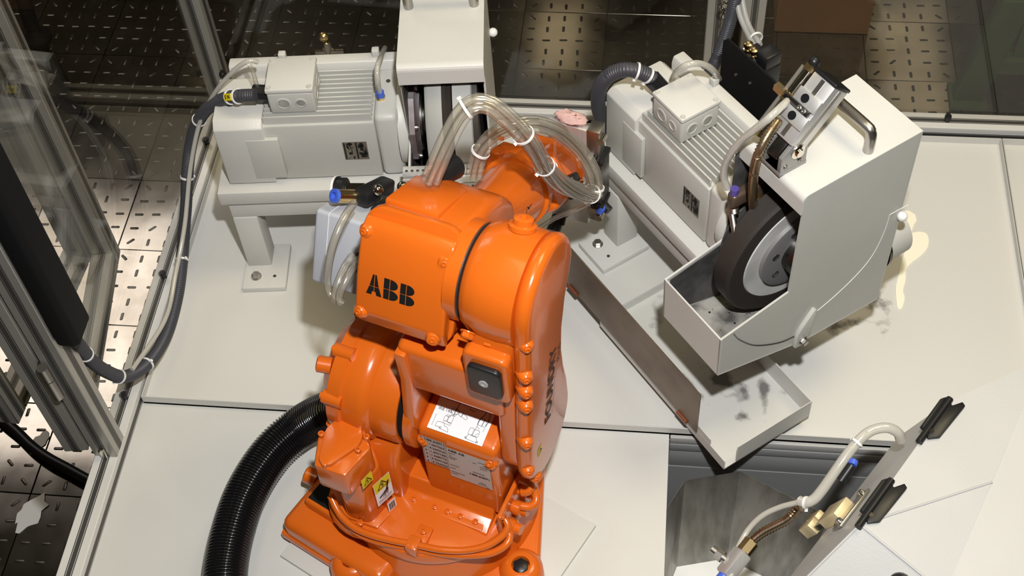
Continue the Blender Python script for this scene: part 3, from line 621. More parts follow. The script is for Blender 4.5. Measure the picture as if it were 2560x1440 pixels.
        hb_ = MB().lathe([(.379, .086), (.389, .086), (.393, .070), (.397, .066)], (0, cb - .02, .36), (1, 0, 0), 8, a0=PI / 8).build('hub', 'hubbrown', t)
        q = MB().lathe([(.397, .062), (.401, .062), (.402, .050), (.411, .050)], (0, cb - .02, .36), (1, 0, 0), 40); q.build('hub_ring', 'darksteel', hb_)
        for k in range(6):
            an = PI / 6 + PI / 3 * k; cap_screw(hb_, (.389, cb - .02 + .076 * math.cos(an), .36 + .076 * math.sin(an)), .006, (1, 0, 0), 'steel')
        # work rest
        wk = MB().box((.366, -.128, .333), (.545, -.062, .352), bev=.001).build('work_rest', 'aluplate', t)
        for (b0, b1) in ((-.128, -.108), (-.082, -.062)): MB().box((.366, b0, .352), (.545, b1, .366), bev=.001).build('rest_bar', 'aluplate', wk)
        for k in range(3): MB().box((.366, -.106 + k * .008, .352), (.545, -.102 + k * .008, .358)).build('rest_rib', 'aluplate', wk)
        hl_ = MB()
        for row, n in ((-.074, 17), (-.116, 17)):
            for k in range(n): hl_.cyl((.373 + k * .0102, row, .3655), (.373 + k * .0102, row, .3664), .0028, 10)
        q = hl_.build('tapped_holes', 'groove', wk); q['kind'] = 'stuff'
        MB().prism(rrect(.44, -.101, .535, -.085, .006), 'z', .352, .361).build('rest_pad', 'aluplate', wk)
    else:
        W = lambda nm, prof, m, p=t, z=cz + .010: MB().lathe(prof, (0, cb + .004, z), (1, 0, 0), 64).build(nm, m, p)
        wh = W('grinding_wheel', [(.425, .06), (.425, .143), (.429, .149), (.4605, .149), (.466, .144), (.466, .115), (.464, .114), (.464, .05)], 'rubber')
        W('wheel_face', [(.4645, .02), (.4645, .1138), (.467, .112), (.467, .02)], mat('worn white wheel face', (.66, .65, .63), .5, col2=(.45, .44, .42), vscale=9), wh)
        fc = W('clamp_flange', [(.4672, .02), (.4672, .082), (.474, .081), (.476, .072), (.476, .02)], mat('pale steel', (.27, .265, .26), .42, .35), wh)
        for k in range(7):
            an = PI * 2 * k / 7 + 1.9; y, z = cb + .004 + .058 * math.cos(an), cz + .010 + .058 * math.sin(an)
            MB().lathe([(0, .0075), (.0008, .0075), (.0008, .006), (-.002, .006), (-.002, 0)], (.476, y, z), (1, 0, 0), 16).build('flange_hole', 'groove', fc)
        hb_ = W('hub', [(.4762, .040), (.508, .040), (.514, .036), (.514, .021), (.492, .020), (.492, 0)], 'darksteel', wh)
        MB().lathe([(0, .015), (.008, .015), (.010, .012), (.010, 0)], (.4925, cb + .004, cz + .010), (1, 0, 0), 6).build('shaft_nut', 'steel', hb_)
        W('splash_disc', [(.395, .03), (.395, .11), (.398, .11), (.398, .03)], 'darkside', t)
    return t
g1 = grinder('grey belt grinder on a low stand in the back left corner, long side towards us', PT['frame']['M1'], 6, 1.0, .0022, .556, -.004, .373, .526, 0.0, 1)
g2 = grinder('grey wheel grinder turned towards us on the right, dark wheel under its hood', PT['frame']['M2'], -51.5, .975, PT['frame']['M2'][2], .603, .008, .385, .543, .024, 2)
# right grinder extras (local frame of g2)
seam = MB(); sp = [(.264, .415), (.223, .417), (.222, .386), (.216, .352), (.206, .322), (.188, .297), (.160, .275), (.125, .256), (.08, .238)]
seam.tube([(.5432, p[0], p[1]) for p in sp[:2]], .0007, 6); seam.tube([(.5432, p[0], p[1]) for p in sp[1:]], .0006, 6, res=.006); seam.build('door_seam', 'white', g2)
MB().prism([(.045, .176), (.073, .170), (.085, .262), (.078, .268), (.055, .232), (.047, .215)], 'x', .5428, .552, bev=.0015).build('latch_rib', 'greycream', g2)
hex_bolt(g2, (.552, .062, .188), .008, (1, 0, 0))
sm2 = MB(); sm2.tube([(.5435, p[0], p[1]) for p in ((.046, .204), (.010, .214), (-.046, .252), (-.085, .300), (-.102, .332))], .0011, 6, res=.006); sm2.build('wire_seal', 'darksteel', g2)
MB().lathe([(0, .050), (.062, .050), (.064, .047), (.064, 0)], (.488, .252, .268), (0, 1, 0), 36).build('dust_spout', 'greycream', g2)
MB().lathe([(0, .056), (.006, .056), (.006, .04)], (.488, .256, .268), (0, 1, 0), 36).build('clamp_band', 'darksteel', g2)
MB().box((.372, .020, .36), (.384, .19, .56)).build('inner_plate', 'darksteel', g2)
# coolant nozzle in front of the right wheel
nz = MB(); nz.box((.398, -.018, .47), (.418, .052, .50), Matrix.Translation((0, 0, 0)), bev=.006, seg=3)
nzo = nz.build('nozzle_block', 'rust', g2)
MB().box((.404, .030, .43), (.430, .060, .470), bev=.004).build('nozzle_elbow', 'brass', nzo)
b = MB(); b.cyl((.408, -.01, .452), (.436, -.022, .428), .006, 12); b.cyl((.436, -.022, .428), (.446, -.026, .420), .0042, 12); b.cyl((.396, .0, .465), (.412, -.008, .45), .009, 12); b.build('nozzle_screw', 'steel', nzo)
MB().cyl((.408, -.010, .499), (.408, -.010, .512), .0072, 14).build('push_fitting', mat('violet plastic', (.10, .07, .30), .4), nzo)
# mounting foot on top of the hood with hinged pneumatic cylinder
cy = thing('pneumatic_cylinder', 'aluminium pneumatic cylinder tilted up on a clevis on top of the right hood', 'cylinder', (0, 0, 0))
g2m = Matrix.Translation(PT['frame']['M2']) @ Matrix.Rotation(math.radians(-51.5), 4, 'Z') @ Matrix.Scale(.975, 4)
cy.location = g2m @ Vector((.467, .03, .603)); cy.rotation_euler = (0, 0, math.radians(-51.5)); cy.scale = (.975,) * 3
def K(a, b_, z): return (a - .467, b_ - .03, z - .603)
q = MB(); q.box(K(.445, .004, .603), K(.489, .058, .611), bev=.001)
for a in (.445, .481): q.prism([(-.026, .008), (.026, .008), (.026, .045), (.014, .062), (-.004, .062), (-.026, .040)], 'x', a - .467, a - .467 + .008, bev=.001)
clv = q.build('clevis', mat('zinc plated steel', (.36, .355, .345), .38, .5), cy)
for dy, dz in ((-.016, .018), (.012, .018)): cap_screw(clv, (.0221, dy, dz), .004, (1, 0, 0), 'steel', h=.5)
q = MB(); q.lathe([(0, .013), (.003, .013), (.004, .008), (.008, .007)], (.022, .004, .042), (1, 0, 0), 20); q.build('pivot_pin', 'chrome', clv)
ax = Vector((-.010, .075, .080)).normalized(); p0 = Vector(K(.467, .028, .652))
Cf = frameM(p0, (1, 0, 0), ax)      # x across, y along cylinder, z outward/up
MB().box((-.012, -.03, -.012), (.012, .018, .010), Cf, bev=.003).build('rod_eye', 'darksteel', cy)
bodyc = MB().box((-.023, .004, -.022), (.023, .112, .020), Cf, bev=.002).build('cylinder_body', 'aluplate', cy)
for x in (-.012, .012):
    pass
MB().box((-.004, .008, .0196), (.004, .110, .0206), Cf).build('slot', 'steel', bodyc)
for x in (.0248,):
    MB().box((x - .002, .008, -.004), (x - .0012, .110, .004), Cf).build('slot', 'steel', bodyc)
MB().box((-.024, .112, -.024), (.024, .118, .022), Cf, bev=.002).build('end_cap', 'black', bodyc)
for y0, y1 in ((.030, .052), (.062, .084)):
    s_ = MB().box((-.0235, y0, .0206), (.0235, y1, .0255), Cf, bev=.001).build('sensor_clamp', 'aluplate', bodyc)
    MB().cyl((-.004, (y0 + y1) / 2, .0256), (-.004, (y0 + y1) / 2, .0264), .0072, 16, Mx=Cf).build('clamp_bolt', 'blackmatt', s_)
MB().box((-.036, .053, .020), (.018, .062, .029), Cf, bev=.001).build('bracket_bar', 'darksteel', bodyc)
for x in (.0, .010): cap_screw(bodyc, Cf @ Vector((x, .0575, .029)), .004, Cf.to_3x3() @ Vector((0, 0, 1)), 'steel', h=.5)
q = MB(); q.cyl((-.034, -.012, .020), (-.034, .108, .020), .0065, 16, Mx=Cf); q.build('coolant_pipe', 'chrome', cy)
q = MB(); q.cyl((-.0435, -.005, .022), (-.0435, .108, .022), .003, 12, Mx=Cf); q.build('side_tube', 'tube', cy)
for y in (.106,): MB().cyl((-.034, y, .020), (-.034, y + .010, .020), .009, 6, Mx=Cf).build('pipe_nut', 'brass', cy)
MB().ball((-.032, .122, .022), .009, Cf).build('elbow_fitting', 'black', cy)
MB().cyl((-.034, -.018, .020), (-.034, -.006, .020), .009, 6, Mx=Cf).build('pipe_nut', 'brass', cy)
MB().cyl((-.034, .050, .020), (-.034, .064, .020), .0096, 6, Mx=Cf).build('pipe_nut', 'brass', cy)
q = MB(); q.cyl((-.034, .057, .020), (-.062, .057, .014), .009, 6, Mx=Cf); q.build('pipe_nut', 'brass', cy)
# black valve plate behind the right motor
vp = thing('valve_plate', 'black sheet bracket with valve block standing behind the right motor', 'valve', g2m @ Vector((.16, .225, .30)), math.radians(-51.5), None, .975)
MB().prism([(-.075, -.05), (.085, -.05), (.088, .175), (.064, .180), (-.064, .182), (-.075, .170)], 'y', -.002, .002).build('sheet', 'blackmatt', vp)
vb = MB().box((-.040, .006, .085), (.030, .050, .165), bev=.003).build('valve_block', 'black', vp)
for (x, y, z) in ((-.030, .020, .165), (-.012, .018, .165)):
    q = MB(); q.cyl((x, y, z), (x, y, z + .006), .009, 8); q.build('plug_fitting', 'chrome', vb)
    q = MB(); q.lathe([(.006, .006), (.014, .0095), (.020, .008), (.022, .004)], (x, y, z), (0, 0, 1), 10); q.build('silencer', 'brass', vb)
MB().box((.0, .012, .165), (.030, .048, .195), bev=.004).build('solenoid', 'black', vb)
for x, z in ((-.03, .12), (.01, .13)): cap_screw(vp, (x, -.002, z), .003, (0, -1, 0), 'steel')
# splash tray under the right grinder
g2o = PT['frame']['M2']
st = thing('splash_tray', 'folded white splash tray with dust smears under the right grinder, corner overhanging', 'tray', (g2o[0], g2o[1], g2o[2]), math.radians(-51.5), None, .975)
MB().box((-.10, -.128, -.004), (.192, .10, -.0004)).build('shelf', 'cream', st)
MB().box((.190, -.126, -.028), (.592, .076, -.025)).build('tray_floor', 'smear', st)
MB().box((.190, -.126, -.025), (.1925, .076, -.004)).build('step', 'cream', st)
for lo, hi in (((.1925, .0735, -.028), (.592, .076, .026)), ((.590, -.100, -.028), (.592, .0735, .026)), ((.192, -.128, -.028), (.592, -.126, .0)), ((.51, -.128, .0), (.548, -.126, .018))):
    MB().box(lo, hi, bev=.0004, seg=1).build('rim', 'cream', st)
for a in (.0, .30): MB().box((a, -.02, -.0565), (a + .06, .04, -.0285)).build('support_block', 'cream', st)
sd = thing('splash_shield', 'stained brown steel splash shield standing along the edge of the splash tray', 'shield', g2m @ Vector((.29, -.131, .0)), math.radians(-51.5), None, .975)
MB().box((-.230, -.0015, .0), (.222, .0010, .128)).build('sheet', 'rust', sd)
for a in (-.200, .165): MB().cyl((a, -.003, .001), (a + .030, -.003, .001), .0035, 10).build('hinge', 'hinge', sd)

# ------------------------------------------------------------------ robot
RO = PT['frame']['RF']; RA = math.radians(-17.7)
rb = thing('industrial_robot', 'orange six axis industrial robot bolted down in the middle of the cell', 'robot', (RO[0], RO[1], 0), RA)
Mb = Matrix.Rotation(math.radians(-10.3), 4, 'Z')
# pedestal plate under it
pl = thing('pedestal_plate', 'white square steel plate under the robot foot', 'plate', (RO[0], RO[1], -.0028), math.radians(-28))
MB().box((-.19, -.24, 0), (.255, .112, .0085), bev=.001).build('plate', 'tray', pl)
b = MB()
oc = hull2([(-.055, -.185, .045), (.185, -.045, .045), (.05, .185, .045), (-.185, .05, .045)], 10)
b.prism(oc, 'z', .008, .042, Mb, bev=.008, seg=3)
b.box((-.205, -.208, .008), (.02, .08, .070), Mb, bev=.018, seg=4)
b.box((-.209, -.212, .008), (.02, .08, .028), Mb, bev=.006, seg=2)
b.lathe([(.02, .178), (.045, .176), (.075, .166), (.100, .160)], (0, 0, 0), (0, 0, 1), 56, Mb)
for (x, y) in ((-.055, -.195), (.200, -.045), (.05, .195), (-.195, .05)):
    b.lathe([(.008, .040), (.045, .038), (.056, .030), (.060, .022), (.060, .016), (.050, .014), (.050, 0)], (x, y, 0), (0, 0, 1), 24, Mb)
b.box((-.184, -.160, .05), (-.02, .0, .094), Mb, bev=.008, seg=3)
bs = b.build('base', 'orange', rb)
for (x, y) in ((-.055, -.195), (.200, -.045)): MB().lathe([(.0505, .0145), (.056, .0145), (.058, .011), (.058, 0)], (x, y, 0), (0, 0, 1), 6, Mb).build('foot_bolt', 'black', bs)
MB().box((-.176, -.152, .0945), (-.075, -.060, .0965), Mb).build('connector_panel', 'blackmatt', bs)
for (x, y, z) in ((-.218, -.10, .055), (-.215, -.052, .070)):
    MB().lathe([(0, .016), (.022, .016), (.024, .013), (.024, 0)], Mb @ Vector((x + .012, y, z)), Mb.to_3x3() @ Vector((-1, -.2, .2)), 16).build('plug_cap', 'orange', bs)
# swivel
b = MB()
b.lathe([(.100, .160), (.104, .166), (.124, .168), (.131, .164), (.1335, .150), (.137, .120), (.142, .05), (.142, 0)], n=64)
b.prism(hull2([(-.086, -.086, .076), (0, 0, .10)], 16), 'z', .102, .132, bev=.008, seg=3)
b.box((-.035, -.098, .128), (-.008, -.066, .137), bev=.003)
sw = b.build('swivel', 'orange', rb, 42)
# axis-one motor, left front
tp = [(-.126, -.068), (-.142, -.110), (-.122, -.161), (-.066, -.160), (-.050, -.098), (-.090, -.055)]
mc = (-.093, -.105)
b = MB(); b.prism([(mc[0] + (p[0] - mc[0]) * .82 + .012, mc[1] + (p[1] - mc[1]) * .80 + .008) for p in tp], 'z', .125, .270, bev=.010, seg=3)
b.prism([(mc[0] + (p[0] - mc[0]) * 1.05 + .02, mc[1] + (p[1] - mc[1]) * .95 + .014) for p in tp], 'z', .130, .139, bev=.003)
b.prism(tp, 'z', .262, .330, bev=.006, seg=2)
mo = b.build('swivel_motor', 'orange', rb)
MB().prism(hull2([(-.100, -.098, .032), (-.104, -.142, .015)], 12), 'z', .330, .3385, bev=.003).build('cover', 'orange', mo)
for (x, y) in ((-.099, -.062), (-.135, -.108), (-.104, -.154), (-.064, -.086), (-.066, -.112)): cap_screw(mo, (x, y, .330), .0052, h=1.6)
cap_screw(mo, (-.075, -.147, .139), .0058)
# front box with labels
b = MB(); b.prism([(-.048, .148), (-.050, .335), (-.046, .352), (.012, .366), (.045, .366), (.045, .148)], 'x', .008, .147, bev=.010, seg=4)
b.prism([(-.085, .120), (-.085, .136), (-.056, .143), (-.046, .170), (.05, .170), (.05, .120)], 'x', -.058, .132, bev=.003)
b.box((-.050, -.083, .134), (.122, -.060, .1395), bev=.002)
fb_ = b.build('front_housing', 'orange', rb)
for x in (-.010, .030, .054, .078, .106): cap_screw(fb_, (x, -.0715, .1390), .0052)
for x in (.018, .137): 
    MB().lathe([(0, .0115), (.006, .0115), (.009, .009)], (x, -.044, .318), (0, -.75, .66), 20).build('screw_boss', 'orange', fb_)
    cap_screw(fb_, (x, -.0505, .3240), .0058, (0, -.75, .66))
# shoulder gearbox (axis two), left, and stand
b = MB()
SB = .030; SZ = .335
b.lathe([(-.172, 0), (-.172, .050), (-.168, .068), (-.158, .086), (-.144, .098), (-.140, .108), (-.118, .110), (-.114, .105), (-.086, .108), (-.074, .104), (-.068, .097), (-.028, .096), (-.022, .092)], (0, SB, SZ), (1, 0, 0), 56)
for k in range(8):
    an = 2 * PI * k / 8 + .35
    b.lathe([(-.146, .012), (-.112, .012)], (0, SB + .103 * math.cos(an), SZ + .103 * math.sin(an)), (1, 0, 0), 14)
b.prism([(-.078, .13), (-.070, .25), (-.045, .30), (.10, .30), (.115, .13)], 'x', -.135, -.028, bev=.010, seg=3)
gb_ = b.build('shoulder_gearbox', 'orange', rb, 40)
for k in range(8):
    an = 2 * PI * k / 8 + .35; cap_screw(gb_, (-.1462, SB + .103 * math.cos(an), SZ + .103 * math.sin(an)), .006, (-1, 0, 0))
MB().lathe([(0, .014), (.022, .014), (.024, .011), (.024, 0)], (-.150, SB - .052, SZ + .070), (-1, -.3, .2), 18).build('oil_plug', 'orange', gb_)
MB().lathe([(-.0225, .088), (-.010, .088)], (0, SB, SZ), (1, 0, 0), 48).build('shaft_seal', 'blackmatt', rb)
# lower arm: left flange plate, bridge, right column, elbow drum
EB, EZ = .058, .668
b = MB()
b.lathe([(-.0098, .094), (.002, .094), (.006, .088)], (0, SB, SZ), (1, 0, 0), 48)
b.prism([(-.044, .545), (.10, .545), (.105, .47), (.085, .34), (-.03, .30), (-.055, .36), (-.040, .47)], 'x', -.0097, .010, bev=.004, seg=2)
b.box((-.0098, -.036, .446), (.165, .095, .556), bev=.012, seg=3)
b.prism(hull2([(SB + .006, SZ, .072), (SB + .012, SZ + .16, .070)], 20), 'x', .148, .180, bev=.008, seg=3)
b.prism(hull2([(SB + .008, .49, .066), (EB - .012, EZ - .06, .072)], 20), 'x', .112, .180, bev=.010, seg=3)
b.lathe([(.094, .050), (.095, .070), (.100, .078), (.110, .083), (.130, .087), (.155, .088), (.182, .086)], (0, EB, EZ), (1, 0, 0), 64)
b.prism(rrect(.108, .508, .180, .616, .012), 'y', -.044, -.02, bev=.006, seg=3)
la_ = b.build('lower_arm', 'orange', rb, 40)
MB().prism(rrect(.119, .529, .172, .598, .010), 'y', -.053, -.043, bev=.003, seg=3).build('stop_buffer', 'black', la_)
MB().lathe([(0, .0075), (.0012, .0075), (.0014, .004), (.0004, .003), (.0004, 0)], (.1445, -.053, .562), (0, -1, 0), 20).build('buffer_screw', 'silverlabel', la_)
for (yy, zz) in ((-.083, -.066), (-.062, -.09)): pass
for (x, an) in ((.112, 3.55), (.142, 3.72)):
    d = Vector((0, math.cos(an), math.sin(an))); hex_bolt(la_, Vector((x, EB, EZ)) + d * .0865, .0095, d, 'orange', 'drain_bolt')
q = MB(); q.lathe([(0, .020), (.006, .020), (.008, .015), (.016, .0145), (.0175, .012), (.0175, .006), (.010, .005), (.010, 0)], (.150, EB + .040, EZ + .078), (0, .42, .9), 24); q.build('filler_plug', 'orange', la_)
# arm side cover
ol = [(.034 + .084 * math.cos(PI + PI * k / 16), .335 + .084 * math.sin(PI + PI * k / 16)) for k in range(17)]
ol += [(.113, .39), (.103, .44), (.098, .49), (.102, .54), (.118, .595), (.138, .635)]
ol += [(.062 + .086 * math.cos(-.1 + (PI + .1) * k / 18), .668 + .086 * math.sin(-.1 + (PI + .1) * k / 18)) for k in range(19)]
ol += [(-.028, .60), (-.036, .50), (-.045, .41)]
b = MB(); b.prism(ol, 'x', .1802, .206, bev=.015, seg=4)
ac = b.build('arm_cover', 'orange', rb, 40)
cov_bm = bmesh.new(); cov_bm.from_mesh(ac.data)
for z, yb in ((.275, -.022), (.335, -.047), (.415, -.044), (.505, -.035), (.540, -.032), (.575, -.029), (.640, -.019)):
    q = MB(); q.lathe([(-.010, .013), (.006, .0105), (.010, .007)], (.199, yb + .003, z), (.62, -.78, .12), 14); q.build('cover_boss', 'orange', ac)
    cap_screw(ac, (.203, yb - .003, z), .005, (.62, -.78, .12))
# upper arm in its own pitched frame: x across, y along the arm, z up
PITCH = math.radians(26)
Fm = Matrix(((1, 0, 0, 0), (0, math.cos(PITCH), math.sin(PITCH), .070), (0, -math.sin(PITCH), math.cos(PITCH), .690), (0, 0, 0, 1)))
b = MB()
b.prism([(-.034, .042), (.075, .050), (.120, .045), (.175, .015), (.200, -.035), (.180, -.095), (.100, -.128), (.0, -.140), (-.034, -.136)], 'x', -.066, .076, Fm, bev=.020, seg=4, ang=12)
b.prism(rrect(-.072, -.140, .082, .052, .030, 5), 'y', -.040, -.026, Fm @ Matrix.Rotation(0, 4, 'X'), bev=.002)
b.box((-.058, -.012, .040), (.028, .09, .0525), Fm, bev=.004)
b.lathe([(.10, .062), (.16, .054), (.21, .0495), (.25, .051), (.30, .055), (.335, .057), (.338, .0625), (.354, .0625), (.357, .056), (.40, .053), (.425, .048)], (0.014, 0, -.052), (0, 1, 0), 48, Fm)
b.prism([(-.047, .18), (-.058, .14), (.070, .14), (.058, .19), (.05, .26), (-.04, .24)], 'z', -.060, -.020, Fm, bev=.012, seg=3)
ua = b.build('upper_arm', 'orange', rb, 40)
# elbow joint ring between housing and drum
MB().lathe([(.072, .076), (.0920, .076)], (0, EB, EZ), (1, 0, 0), 48).build('elbow_ring', 'orange', rb)
MB().lathe([(.0921, .074), (.0938, .074)], (0, EB, EZ), (1, 0, 0), 48).build('elbow_seal', 'groove', rb)
b = MB()
b.prism([(-.0405, .036), (-.0405, -.136), (-.050, -.134), (-.064, -.110), (-.0685, -.05), (-.0665, .010), (-.060, .030), (-.050, .040)], 'x', -.066, .077, Fm, bev=.011, seg=4, ang=22)
rc = b.build('rear_cover', 'orange', rb, 40)
rear_bm = bmesh.new(); rear_bm.from_mesh(rc.data)
for (x, w_) in ((.066, .008), (.062, -.118), (-.058, -.112), (-.06, .018)):
    q = MB(); q.lathe([(0, .013), (.014, .012), (.019, .008)], Fm @ Vector((x - (.004 if x > 0 else -.004), -.048, w_)), Fm.to_3x3() @ Vector((.25 if x > 0 else -.25, -1, 0)), 18); q.build('cover_boss', 'orange', rc)
    cap_screw(rc, Fm @ Vector((x, -.065, w_)), .005, Fm.to_3x3() @ Vector((.25 if x > 0 else -.25, -1, 0)), h=.6)
MB().box((-.076, -.02, -.02), (-.066, .03, .035), Fm, bev=.003).build('side_cap', 'black', ua)
# wrist: fork with two lobes, tilt block
b = MB()
J4 = Fm @ Matrix.Translation((.020, .004, -.075)) @ Matrix.Rotation(math.radians(-38), 4, 'Y') @ Matrix.Translation((-.008, 0, .045))
b.lathe([(-.016, .046), (-.008, .052), (.052, .054), (.061, .049), (.061, .040), (.055, .037), (.055, 0)], (.008, .466, -.034), (1, 0, 0), 48, J4)
b.prism([(.36, -.085), (.45, -.085), (.45, -.005), (.40, .008), (.36, .005)], 'x', .018, .064, J4, bev=.010, seg=3)
b.lathe([(-.050, .022), (-.046, .034), (-.018, .038), (-.012, .034)], (.006, .405, -.038), (1, 0, 0), 40, Fm)
b.prism([(.36, -.080), (.44, -.080), (.44, -.010), (.36, .0)], 'x', -.055, -.028, Fm, bev=.008, seg=3)
b.box((-.03, .35, -.09), (.04, .405, -.005), Fm, bev=.012, seg=3)
wr_ = b.build('wrist', 'orange', rb, 40)
b = MB(); b.lathe([(-.030, .040), (-.024, .046), (.036, .046), (.043, .040)], (0, .462, -.042), (1, 0, 0), 40, Fm)
b.lathe([(0, .036), (.055, .034), (.066, .030)], Fm @ Vector((.006, .47, -.045)), (0, .75, -.66), 32); b.build('tilt_joint', 'orange', wr_)
for (x, u, w_) in ((-.045, .40, .012), (.048, .39, -.088), (.030, .372, .01)): cap_screw(wr_, Fm @ Vector((x, u, w_ - .006)), .006, Fm.to_3x3() @ Vector((0, .2, 1)))
# black cable gland on the elbow and wrist clamp
q = MB(); q.cyl((-.040, .085, .040), (-.026, .160, .050), .0125, 20, .021, Fm, bev=.003); q.build('cable_gland', 'black', ua)
q = MB(); q.box((.056, .420, -.090), (.084, .448, -.050), J4, bev=.005, seg=3); cl = q.build('hose_clamp', 'black', wr_)
q = MB(); q.cyl((.084, .434, -.068), (.094, .434, -.068), .006, 14, Mx=J4); q.build('clamp_screw', 'chrome', cl)
# orange cables round the swivel, saddle and plug strip on the right
inv = (Matrix.Translation((RO[0], RO[1], 0)) @ Matrix.Rotation(RA, 4, 'Z')).inverted()
def L(pts): return [inv @ Vector(p) for p in pts]
for k in ('rc1', 'rc2'): MB().tube(L(D[k]), .0062, 12, res=.006).build('cable', 'orange', rb)
for k in ('rc3', 'rc4'): MB().tube(L(D[k]), .0075, 12, res=.005).build('cable', 'orange', rb)
q = MB(); q.box((.018, -.165, .128), (.040, -.138, .158), bev=.004, seg=2); q.box((.020, -.142, .128), (.046, -.108, .142), bev=.003); sa = q.build('cable_saddle', 'orange', rb)
cap_screw(sa, (.033, -.122, .142), .0055)
q = MB(); q.box((.150, -.075, .128), (.158, .055, .198), bev=.002); cs = q.build('plug_strip', 'orange', rb)
for y, z in ((.035, .185), (.0, .17), (-.03, .162), (-.06, .150)):
    q = MB(); q.lathe([(0, .011), (.006, .011), (.007, .0135), (.018, .0135), (.020, .010), (.030, .009)], (.158, y, z), (1, -.1, .15), 12); q.build('plug', 'orange', cs)
for y, z in ((.05, .145), (-.07, .192), (-.015, .142)): cap_screw(cs, (.158, y, z), .0045, (1, 0, 0))
# prints on the robot --------------------------------------------------------
LM = Fm @ frameM((-.008, -.10, -.058), (1, 0, 0), (0, 0, 1))       # on the rear cover
pr = PR()
hL = .034; wL = .024; g_ = .0035; x = -.040; y0 = -hL / 2; y1 = hL / 2
def q4(*p): pr.poly(p)
# letter A of four pieces
gp = .0009
pr.poly([(x, y0), (x + .0085, y0), (x + .0098, y0 + .006), (x + .0125 - gp / 2, y0 + .006), (x + .0125 - gp / 2, y0 + .0135 - gp / 2 + .0008), (x + .0047, y0 + .0135 + .0003)])
pr.poly([(x + .025, y0), (x + .0165, y0), (x + .0152, y0 + .006), (x + .0125 + gp / 2, y0 + .006), (x + .0125 + gp / 2, y0 + .0135 + .0003), (x + .0203, y0 + .0135 + .0003)])
pr.poly([(x + .0051, y0 + .0147), (x + .0125 - gp / 2, y0 + .0147), (x + .0125 - gp / 2, y1), (x + .0095, y1)])
pr.poly([(x + .0199, y0 + .0147), (x + .0125 + gp / 2, y0 + .0147), (x + .0125 + gp / 2, y1), (x + .0155, y1)])
def letterB(x):
    ym = y0 + hL * .5
    pr.poly([(x, y0), (x + .009, y0), (x + .009, ym - gp / 2), (x, ym - gp / 2)]); pr.poly([(x, ym + gp / 2), (x + .009, ym + gp / 2), (x + .009, y1), (x, y1)])
    for a, c, ro in ((y0, ym - gp / 2, .0125), (ym + gp / 2, y1, .0115)):
        h2 = (c - a) / 2; pts = [(x + .009 + gp, a)]
        for k in range(9):
            an = -PI / 2 + PI * k / 8; pts.append((x + .011 + ro * math.cos(an), a + h2 + h2 * math.sin(an)))
        pts.append((x + .009 + gp, c)); pr.poly(pts)
letterB(x + .0275); letterB(x + .0275 + .0262)
pr.place('logo_print', 'ink', rc, LM, rear_bm, .0009)
pr = PR(); pr.poly([(-.006, -.010), (.006, -.010), (.006, .010), (-.006, .010)])
wl = pr.place('warning_label', 'yellow', rc, Fm @ frameM((.0778, -.052, -.060), (0, 1, 0), (0, 0, 1)))
pr = PR(); tri_sign(pr, 0, 0, .013); pr.place('warning_sign', 'ink', wl, Fm @ frameM((.0780, -.052, -.060), (0, 1, 0), (0, 0, 1)))
# word on the arm cover, reading upwards
TM = frameM((.2064, SB + .006, .378), (0, .22, 1), (0, -1, .22))
pr = PR(); pr.text('FOUNDRY', 0, 0, .034, .0009, .98); pr.text('PLUS', .108, -.021, .017, 0); pr.line([(0, -.007), (.10, -.007)], .0009)
pr.place('lettering', 'ink', ac, TM, cov_bm, .0007)
pr = PR(); pr.poly([(-.008, -.010), (.008, -.010), (.008, .010), (-.008, .010)]); TM2 = frameM((.2064, -.010, .345), (0, 1, 0), (0, 0, 1))
wl = pr.place('warning_label', 'yellow', ac, TM2); pr = PR(); tri_sign(pr, 0, 0, .013); pr.place('warning_sign', 'ink', wl, TM2)
# second logo half hidden on the right of the tube
pr = PR(); pr.poly([(0, 0), (.008, 0), (.012, .026), (.006, .030), (.001, .022)]); pr.poly([(.010, 0), (.019, .002), (.021, .030), (.0135, .028)])
PM = Fm @ frameM((.064, .262, -.065), (0, 1, 0), (-.1, 0, 1))
ua_bm = bmesh.new(); ua_bm.from_mesh(ua.data)
pr.place('logo_print', 'ink', ua, PM, ua_bm, .0009)
# data label on the front housing
FL = frameM((.016, -.0512, .236), (1, 0, 0), (0, -.01, 1))
pr = PR(); pr.poly([(0, .020), (.044, .020), (.044, .104), (0, .104)]); pr.poly([(.0445, .0), (.120, .0), (.120, .094), (.0445, .094)])
dl = pr.place('data_label', 'silverlabel', fb_, FL, None)
pr = PR(); Z = .0004
pr.text('14M-64071', .005, .0945, .0082, .0002, 1.0, z=Z)
pr.line([(.001, .092), (.043, .092)], .0004, z=Z)
for k, (a, c) in enumerate((('1', '1.067062'), ('2', '4.260326'), ('3', '1.602186'), ('4', '1.668772'), ('5', '3.564104'), ('6', '3.764322'))):
    yy = .082 - k * .0115; pr.text(a, .004, yy, .0075, .0002, z=Z); pr.text(c, .013, yy, .0078, .0002, .98, z=Z)
pr.line([(.0015, .0215), (.0425, .0215), (.0425, .1025), (.0015, .1025)], .0005, True, Z); pr.line([(.0112, .0215), (.0112, .092)], .0004, z=Z)
pr.text('ABB AB', .047, .084, .0085, .0003, 1.05, z=Z)
for (x, y, n) in ((.047, .078, 9), (.048, .071, 3), (.047, .066, 10), (.047, .061, 8), (.047, .040, 11), (.047, .030, 6), (.047, .018, 16), (.047, .012, 7), (.100, .080, 10), (.090, .073, 5), (.108, .073, 5), (.102, .067, 8), (.102, .061, 9), (.088, .042, 13), (.098, .012, 8), (.094, .007, 12), (.108, .002, 4)):
    xx = x
    for k in range(n):
        wv = random.uniform(.0006, .0014); pr.line([(xx, y), (xx + wv, y)], .0012, z=Z); xx += wv + .0005
